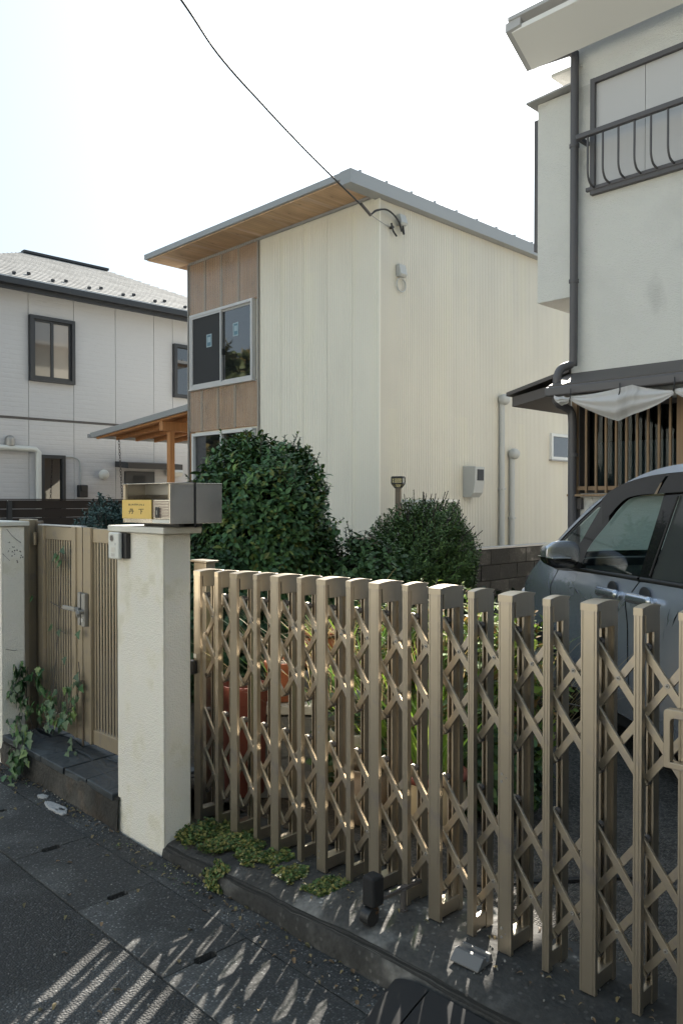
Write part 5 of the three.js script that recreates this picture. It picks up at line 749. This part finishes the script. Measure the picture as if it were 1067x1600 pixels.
bush('weed_mass', 'waist-high tangle of sunlit yellow-green weeds behind the middle of the gate', 'weeds', [-2.98, 0, -3.45], [0.5, 0.5, 0.22], { cy: 0.42, sprays: 520, per: 6, geo: leafGeo(0.065, 0.03, 0.3, 0.3), mat: litLeaf, cols: [[0.22, 0.33, 0.05], [0.16, 0.27, 0.045], [0.3, 0.34, 0.06], [0.32, 0.2, 0.06], [0.12, 0.2, 0.04]], seed: 51, spread: 0.09, low: -0.7, shoots: 60, shootL: 0.25, inner: 0.3 });
bush('weed_mass', 'waist-high tangle of sunlit weeds behind the cream pot, close to the car', 'weeds', [-2.5, 0, -3.62], [0.34, 0.5, 0.22], { cy: 0.42, sprays: 400, per: 6, geo: leafGeo(0.07, 0.033, 0.3, 0.3), mat: litLeaf, cols: [[0.22, 0.34, 0.055], [0.16, 0.27, 0.045], [0.3, 0.37, 0.07], [0.34, 0.2, 0.06]], seed: 53, spread: 0.09, low: -0.7, shoots: 50, shootL: 0.25, inner: 0.3 });
bush('low_weeds', 'low dark weeds crowding the pots behind the lower half of the gate', 'weeds', [-2.95, 0, -2.98], [0.42, 0.26, 0.22], { cy: 0.2, sprays: 420, per: 6, geo: ivyS, mat: soft, cols: [[0.04, 0.085, 0.03], [0.055, 0.10, 0.03], [0.03, 0.06, 0.025], [0.10, 0.08, 0.03]], seed: 41, spread: 0.05, low: -0.6 });
bush('low_weeds', 'low dark weeds between the cream pot and the driveway', 'weeds', [-2.3, 0, -3.25], [0.3, 0.24, 0.25], { cy: 0.18, sprays: 300, per: 6, geo: ivyS, mat: soft, cols: [[0.05, 0.10, 0.03], [0.07, 0.12, 0.035], [0.03, 0.06, 0.025]], seed: 43, spread: 0.05, low: -0.6 });
// grass-like and broad-leaved plants behind the gate
function blades(name, label, cat, pos, n, len, w, rad, lean, cols, mat, seed, sub) {
  const t = thing(name, label, cat, pos), gs = [leafGeo(1, w, 0.3, 0.25, [[0, 0.5], [0.3, 0.9], [0.6, 1], [0.85, 0.6], [1, 0]]), leafGeo(1, w, 0.3, 0.6, [[0, 0.5], [0.3, 0.9], [0.6, 1], [0.85, 0.6], [1, 0]])];
  gs.forEach((g, q) => { const l = []; for (let i = 0; i < n / 2; i++) { const a = rr(0, 6.283), r = rad * Math.sqrt(rnd()), d = V(Math.cos(a) * lean * rr(0.3, 1), 1, Math.sin(a) * lean * rr(0.3, 1)); l.push([V(Math.cos(a) * r, rr(-0.02, 0.02), Math.sin(a) * r), d, V(-d.x, 0.25, -d.z).add(V(rr(-.4, .4), 0, rr(-.4, .4))), rr(len[0], len[1])]); } leaves(t, sub || 'blades', g, mat, l, cols); });
  return t;
}
const lime = [[0.26, 0.42, 0.04], [0.2, 0.36, 0.035], [0.32, 0.45, 0.07]], straw = [[0.42, 0.31, 0.14], [0.36, 0.27, 0.13], [0.5, 0.4, 0.22]], mid = [[0.075, 0.16, 0.035], [0.1, 0.2, 0.04], [0.06, 0.13, 0.03]];
blades('sword_plant', 'bright green sword-leaved plant behind the middle of the gate', 'plant', [-2.70, 0, -3.12], 34, [0.35, 0.72], 0.035, 0.09, 0.28, lime, litLeaf, 1);
blades('sword_plant', 'sword-leaved plant in the cream pot with red rim', 'plant', [-2.29, 0.23, -2.83], 24, [0.25, 0.55], 0.04, 0.07, 0.25, lime, litLeaf, 2);
blades('grass_clump', 'tall thin green grass rising above the straw-filled pot', 'grass', [-3.2, 0.3, -3.25], 40, [0.4, 0.8], 0.013, 0.12, 0.35, lime.concat(mid), litLeaf, 3);
blades('dry_grass', 'bleached straw grass spilling from the small terracotta pot', 'grass', [-3.42, 0.7, -3.2], 130, [0.1, 0.26], 0.022, 0.08, 1.6, straw, litLeaf, 4);
blades('dry_grass', 'dry seed-headed grass behind the gate right of the straw pot', 'grass', [-2.98, 0.05, -3.4], 150, [0.45, 1.05], 0.006, 0.2, 0.4, straw, litLeaf, 5);
blades('grass_clump', 'light green grass tuft at the foot of the sword-leaved plant', 'grass', [-2.86, 0, -3.0], 80, [0.15, 0.5], 0.011, 0.14, 0.6, lime.concat(straw), litLeaf, 6);
blades('dry_grass', 'tall airy dry grass mixed with green, between the straw pot and the sword plant', 'grass', [-3.22, 0.0, -3.12], 230, [0.5, 1.1], 0.009, 0.26, 0.3, straw.concat(mid), litLeaf, 14);
blades('dry_grass', 'tall fine grass behind the urn and the cream pot', 'grass', [-2.74, 0.0, -3.22], 200, [0.5, 1.05], 0.009, 0.24, 0.3, straw.concat(lime), litLeaf, 15);
function stemPlant(name, label, pos, h, nStem, L, W, cols, seed, spreadR = 0.12, gap = 0.05) {
  const t = thing(name, label, 'plant', pos), l = [], stems = [], g = leafGeo(L, W, 0.35, 0.45);
  for (let s = 0; s < nStem; s++) { const a = rr(0, 6.28), r = rr(0, spreadR), hh = h * rr(0.7, 1), lx = rr(-0.12, 0.12), lz = rr(-0.12, 0.12), P = (y) => V(Math.cos(a) * r + lx * (y / h) * (y / h), y, Math.sin(a) * r + lz * (y / h)); stems.push(new THREE.TubeGeometry(new THREE.CatmullRomCurve3([P(0), P(hh * 0.35), P(hh * 0.7), P(hh)]), 10, 0.004, 5)); let k = rr(0, 6); for (let y = hh * 0.12; y < hh; y += gap) { k += 2.3; const d = V(Math.cos(k), rr(0.15, 0.7) + (y > hh - gap * 2 ? 0.5 : 0), Math.sin(k)); l.push([P(y), d, V(-d.x * 0.3, 1, -d.z * 0.3), rr(0.7, 1.15)]); } }
  leaves(t, 'foliage', g, litLeaf, l, cols); part(t, 'stems', stems, std({ color: lin(0.12, 0.14, 0.05), roughness: 0.8 })); return t;
}
stemPlant('broad_leaf_plant', 'tall plant whose broad lit leaves stick up above the gate posts', [-2.36, 0, -3.2], 1.22, 3, 0.15, 0.05, [[0.13, 0.22, 0.05], [0.17, 0.27, 0.06], [0.09, 0.17, 0.04]], 4, 0.05, 0.07);
stemPlant('broad_leaf_plant', 'bushy light green plant with yellowing leaves behind the gate', [-2.62, 0, -3.45], 0.92, 9, 0.085, 0.035, [[0.2, 0.28, 0.05], [0.13, 0.22, 0.04], [0.33, 0.30, 0.06], [0.30, 0.16, 0.05]], 5, 0.16, 0.045);
stemPlant('broad_leaf_plant', 'low broad-leaved plant in the brown pot next to the driveway', [-2.36, 0.12, -3.12], 0.45, 6, 0.12, 0.05, [[0.10, 0.2, 0.05], [0.16, 0.27, 0.07]], 6, 0.1, 0.05);
stemPlant('broad_leaf_plant', 'leafy weeds in the lit gap left of the car', [-2.5, 0, -3.75], 0.85, 9, 0.09, 0.032, [[0.12, 0.2, 0.05], [0.18, 0.27, 0.06], [0.3, 0.22, 0.06]], 7, 0.22, 0.045);
stemPlant('broad_leaf_plant', 'small green seedling with pale leaves beside the camellia', [-4.98, 0.7, -3.2], 0.42, 2, 0.1, 0.035, [[0.12, 0.2, 0.06]], 8, 0.02, 0.08);

stemPlant('broad_leaf_plant', 'yellow-green weedy plant rising behind the urn', [-2.95, 0, -3.35], 0.8, 9, 0.075, 0.026, [[0.16, 0.24, 0.045], [0.10, 0.17, 0.04], [0.26, 0.24, 0.06], [0.24, 0.13, 0.05]], 9, 0.16, 0.042);
stemPlant('broad_leaf_plant', 'dense pale green plant filling the gap behind the cream pot', [-2.42, 0, -3.45], 0.7, 12, 0.08, 0.034, [[0.15, 0.24, 0.06], [0.2, 0.29, 0.07], [0.11, 0.19, 0.05]], 10, 0.17, 0.042);
stemPlant('broad_leaf_plant', 'tall leafy weed between the camellia and the dry grass', [-3.3, 0, -3.75], 1.0, 8, 0.08, 0.03, [[0.07, 0.14, 0.04], [0.1, 0.18, 0.045]], 11, 0.2, 0.045);
blades('sword_plant', 'second sword-leaved plant with bright leaves left of the cream pot', 'plant', [-2.52, 0, -2.98], 26, [0.3, 0.62], 0.038, 0.07, 0.3, lime, litLeaf, 12);
blades('dry_grass', 'bleached dry grass stalks between the weeds and the car', 'grass', [-2.6, 0.0, -3.9], 120, [0.4, 1.0], 0.007, 0.22, 0.45, straw, litLeaf, 13);
// brown leaf litter and ground cover creeping over the kerb
{
  const t = thing('ground_cover', 'small-leaved green and yellow creeper spilling over the kerb beside the pillar', 'creeper', [-2.9, -0.05, -2.12]); t.userData.kind = 'stuff';
  const l = [], g = leafGeo(0.014, 0.012, 0.15, 0.2);
  for (let i = 0; i < 12000; i++) { const u = rnd(), x = -3.17 + 0.95 * Math.pow(u, 1.15), zc = -2.18, wz = 0.17 * (1 - 0.55 * u) * (0.6 + 0.6 * vn(u * 14, 3, 32, 5)); let z = zc + rr(-1, 1) * wz + 0.02; const dens = vn(x * 11 + 40, z * 11 + 40, 64, 9); if (dens + 0.25 * vn(x * 40 + 9, z * 40 + 70, 128, 4) < 0.34 + 0.14 * u) continue; let y = gyard(x) + rr(0, 0.028) * (1.15 - u) * (0.4 + dens); if (z > -2.0) { y -= (z + 2.0) * 0.6; } const d = unit(); d.y = Math.abs(d.y) * 0.5; l.push([V(x + 2.9, y + 0.05, z + 2.12), d, V(rr(-.4, .4), 1, rr(-.2, .6)), rr(0.6, 1.35)]); }
  for (let i = 0; i < 420; i++) { const f = rnd(), x = -2.76 + rr(-0.05, 0.05) + 0.02 * Math.sin(f * 9), y = -0.03 - 0.10 * f, z = -2.0 + 0.055 * Math.min(1, f * 2) + rr(-0.008, 0.012); const d = unit(); d.y -= 0.5; l.push([V(x + 2.9, y + 0.05, z + 2.12), d, V(rr(-.3, .3), 0.5, 1), rr(0.6, 1.3)]); }
  for (let i = 0; i < 60; i++) { const x = -3.5 + rr(0, 0.75), z = -1.94 + rr(0, 0.09); if (vn(x * 12 + 40, 2, 64, 3) < 0.62) continue; l.push([V(x + 2.9, -0.075, z + 2.12), unit().setY(0.3), V(0, 1, 0.2), rr(0.6, 1)]); }
  leaves(t, 'foliage', g, soft, l, [[0.05, 0.095, 0.022], [0.07, 0.12, 0.03], [0.14, 0.15, 0.035], [0.19, 0.17, 0.05], [0.04, 0.07, 0.02]]);
  const m = scene.getObjectByName('ground_cover'); m.userData.kind = undefined; delete m.userData.kind;
}
// dead leaves, grit and flaked mortar along the foot of kerb and step
{
  const t = thing('leaf_litter', 'dry brown leaves and grit scattered along the kerb foot and drain lids', 'litter', [-3, -0.13, -1.8]), l = [], g = leafGeo(0.03, 0.016, 0.6, 0.5), s = [], gs = new THREE.DodecahedronGeometry(0.006, 0); gs.scale(1, 0.6, 1);
  for (let i = 0; i < 260; i++) { const x = rr(-5, -1.2), near = rnd() < 0.6, z = near ? -1.945 + 0.12 * Math.pow(rnd(), 2) : rr(-1.95, -0.9); l.push([V(x + 3, 0.004 + 0.004 * rnd(), z + 1.8), V(rr(-1, 1), rr(0, 0.25), rr(-1, 1)), V(rr(-.3, .3), 1, rr(-.3, .3)), rr(0.4, 1)]); }
  for (let i = 0; i < 700; i++) { const x = rr(-5, -1.0), near = rnd() < 0.55, z = near ? -1.95 + 0.1 * Math.pow(rnd(), 2) : rr(-1.95, -0.7); s.push([V(x + 3, 0.003, z + 1.8), unit(), unit(), rr(0.25, 0.9)]); }
  for (let i = 0; i < 260; i++) { const x = rr(-2.6, -0.7), z = rr(-2.5, -2.02); s.push([V(x + 3, 0.135 + gyard(x), z + 1.8), unit(), unit(), rr(0.25, 0.8)]); if (i % 3 === 0) l.push([V(x + 3, 0.137 + gyard(x), z + 1.8), V(rr(-1, 1), rr(0, 0.25), rr(-1, 1)), V(rr(-.3, .3), 1, rr(-.3, .3)), rr(0.3, 0.8)]); }
  leaves(t, 'dry_leaves', g, soft, l, [[0.16, 0.10, 0.05], [0.10, 0.065, 0.035], [0.2, 0.15, 0.07], [0.12, 0.10, 0.04]]); leaves(t, 'grit', gs, std({ color: 0xffffff, roughness: 0.9 }), s, [[0.12, 0.12, 0.115], [0.25, 0.24, 0.22], [0.07, 0.065, 0.06]]);
}
// ivy on the entrance gate, leaf by leaf
{
  const t = thing('ivy', 'trailing ivy climbing the hinge side of the slatted gate and hanging over the step', 'ivy', [-4.75, 0, -2.1]);
  const shape = (k) => { const pts = [[0, 0], [0.24, -0.12], [0.3, 0.05], [0.52, 0.18], [0.3, 0.36], [0.26, 0.52], [0, 1], [-0.26, 0.52], [-0.3, 0.36], [-0.52, 0.18], [-0.3, 0.05], [-0.24, -0.12]]; const s = new THREE.Shape(pts.map(([x, y]) => new THREE.Vector2(x * (1 + k * 0.1), y))); const g = new THREE.ShapeGeometry(s); const p = g.attributes.position; for (let i = 0; i < p.count; i++) p.setZ(i, 0.18 * Math.abs(p.getX(i)) - 0.2 * p.getY(i) * p.getY(i)); g.computeVertexNormals(); return triUV(g); };
  const gs = [shape(0), shape(1), shape(-1)], mats = [[0.028, 0.075, 0.026], [0.034, 0.09, 0.03], [0.05, 0.12, 0.035], [0.022, 0.06, 0.024], [0.11, 0.17, 0.045]].map(c => phy({ color: lin(...c), roughness: 0.45, side: THREE.DoubleSide }));
  const put = (x, y, z, s, tipDir, face, mi) => { const m = part(t, 'leaf', gs[Math.floor(rnd() * 3)], mats[mi ?? Math.floor(rnd() * 4)]); const yy = tipDir.clone().normalize(), zz = face.clone().addScaledVector(yy, -face.dot(yy)).normalize(), xx = new THREE.Vector3().crossVectors(yy, zz); m.matrixAutoUpdate = true; m.quaternion.setFromRotationMatrix(new THREE.Matrix4().makeBasis(xx, yy, zz)); m.scale.setScalar(s); m.position.set(x + 4.75, y, z + 2.1); };
  const cl = [[-4.955, 0.40, -2.06, 0.03, 0.09, 48], [-4.94, 0.33, -2.03, 0.05, 0.07, 22], [-4.88, 0.40, -2.13, 0.07, 0.07, 18], [-4.90, 0.23, -2.08, 0.08, 0.06, 24], [-4.68, 0.2, -2.13, 0.15, 0.065, 32], [-4.50, 0.26, -2.15, 0.07, 0.06, 16], [-4.44, 0.38, -2.16, 0.035, 0.06, 10], [-4.74, 0.30, -2.15, 0.09, 0.05, 14], [-4.9, 0.11, -2.03, 0.1, 0.05, 16], [-4.7, 0.09, -1.98, 0.1, 0.035, 20], [-4.62, 0.03, -1.92, 0.1, 0.03, 18], [-4.64, -0.05, -1.91, 0.1, 0.04, 22], [-4.62, -0.12, -1.89, 0.1, 0.03, 10]];
  for (const [x, y, z, sx, sy, n] of cl) for (let i = 0; i < n; i++) { const d = V(rr(-0.7, 0.7), -1 + rr(-0.2, 0.7), rr(0, 0.5)); put(x + sx * rr(-1, 1), y + sy * rr(-1, 1), z + rr(-0.03, 0.05), rr(0.034, 0.066), d, V(rr(-0.5, 0.6), rr(0.15, 0.8), 1), (i % 13 === 0) ? 4 : undefined); }
  for (const [x, y, z] of [[-4.735, 1.175, -2.19], [-4.66, 1.215, -2.19], [-4.67, 1.13, -2.19], [-4.70, 1.16, -2.19], [-4.99, 0.885, -2.15], [-4.62, 0.555, -2.19], [-4.48, 0.47, -2.19], [-4.70, 0.71, -2.19], [-4.80, 0.72, -2.19], [-4.46, 0.10, -2.14], [-4.42, 0.07, -2.12], [-4.30, 0.065, -2.1], [-4.33, 0.07, -2.06], [-4.45, 0.73, -2.19], [-4.45, 0.34, -2.19]]) put(x, y, z, rr(0.045, 0.065), V(rr(-1, 1), -0.5, 0.3), V(0, 0.5, 1));
  const stems = [[[-5.0, 0.05, -2.15], [-5.02, 0.25, -2.12], [-5.0, 0.45, -2.12]], [[-4.9, 0.06, -2.1], [-4.7, 0.2, -2.17], [-4.5, 0.28, -2.18], [-4.44, 0.42, -2.19], [-4.45, 0.55, -2.19]], [[-4.9, 0.06, -2.1], [-4.72, 0.07, -1.97], [-4.65, 0.0, -1.93], [-4.63, -0.12, -1.91]], [[-4.78, 0.2, -2.17], [-4.74, 0.7, -2.2], [-4.69, 1.1, -2.2], [-4.66, 1.2, -2.19]], [[-4.75, 0.71, -2.2], [-4.62, 0.70, -2.19]], [[-4.85, 0.87, -2.2], [-4.64, 0.845, -2.19]]];
  part(t, 'stem', stems.map(p => tube(p.map(q => [q[0] + 4.75, q[1], q[2] + 2.1]), 0.0028, 5)), M.dkbrown);
}
// unseen house, placed so its sunlit pale wall bounces light onto this side
{
  const h = thing('unseen_bounce_house', 'unseen pale house behind the viewer, placed to bounce sunlight onto the shaded walls', 'house', [-5, -0.13, 9]);
  part(h, 'wall', bx(-14, 9, 0, 6, 0, 8), std({ map: T.whiteCol, color: lin(0.93, 0.96, 0.98), roughness: 0.9 })); part(h, 'roof', slab([[-14.6, 6.1, -0.7], [9.6, 6.1, -0.7], [9.6, 8, 4], [-14.6, 8, 4]], [0, -0.12, 0]), M.shingle);
  for (let i = 0; i < 6; i++) for (const y of [1, 3.7]) part(h, 'window', [frameGeo(-12 + i * 3.6, -10.3 + i * 3.6, y, y + 1.3, -0.05, 0.02, 0.06), bx(-11.9 + i * 3.6, -10.4 + i * 3.6, y + 0.05, y + 1.25, -0.02, 0.01)], M.gutter);
}
// unseen house at right, placed to darken the gate sides and mirrored views
{
  const h = thing('unseen_brown_house', 'unseen brown house right of the driveway, placed to darken the sides of the gate posts', 'house', [7.5, -0.15, -7]);
  part(h, 'wall', bx(-3.6, 3.5, 0, 6, -5, 5.2), std({ color: lin(0.36, 0.33, 0.28), roughness: 0.9 })); part(h, 'roof', slab([[-4.1, 6.05, 5.7], [4, 6.05, 5.7], [4, 6.05, -5.5], [-4.1, 6.05, -5.5]], [0, -0.1, 0]), M.pipe); part(h, 'garden_wall', bx(-4.2, -4.05, 0, 1.6, -3, 5.2), M.block);
}
// trees on the hill across the street and fallen leaves by the kerb
{
  const l = []; for (let i = 0; i < 2600; i++) { const a = rr(-0.1, 1.1) * Math.PI, d = rr(42, 150), h = 24 * sm(0, 22, (d - 38) / 4.2); l.push([V(-8 + d * Math.cos(a), h * rr(0.8, 1.05) + rr(0, 4), -4 + d * Math.sin(a)), unit(), unit(), rr(0.7, 1.4)]); }
  const t = thing('far_wood', 'wooded hillside across the street mirrored in the sash window of the cream house', 'wood', [0, 0, 0]); const g = mergeG([...Array(80)].map(() => { const q = leafGeo(1.1, 0.9, 0.3, 0.3); const o = unit().multiplyScalar(2.4 * Math.cbrt(rnd())); q.rotateX(rr(0, 6)); q.rotateY(rr(0, 6)); q.translate(o.x, o.y * 0.7, o.z); return q; })); leaves(t, 'crowns', g, leafMat(0.7), l, [[0.10, 0.10, 0.03], [0.08, 0.10, 0.03], [0.14, 0.11, 0.03]]);
}
renderer.render(scene, camera);
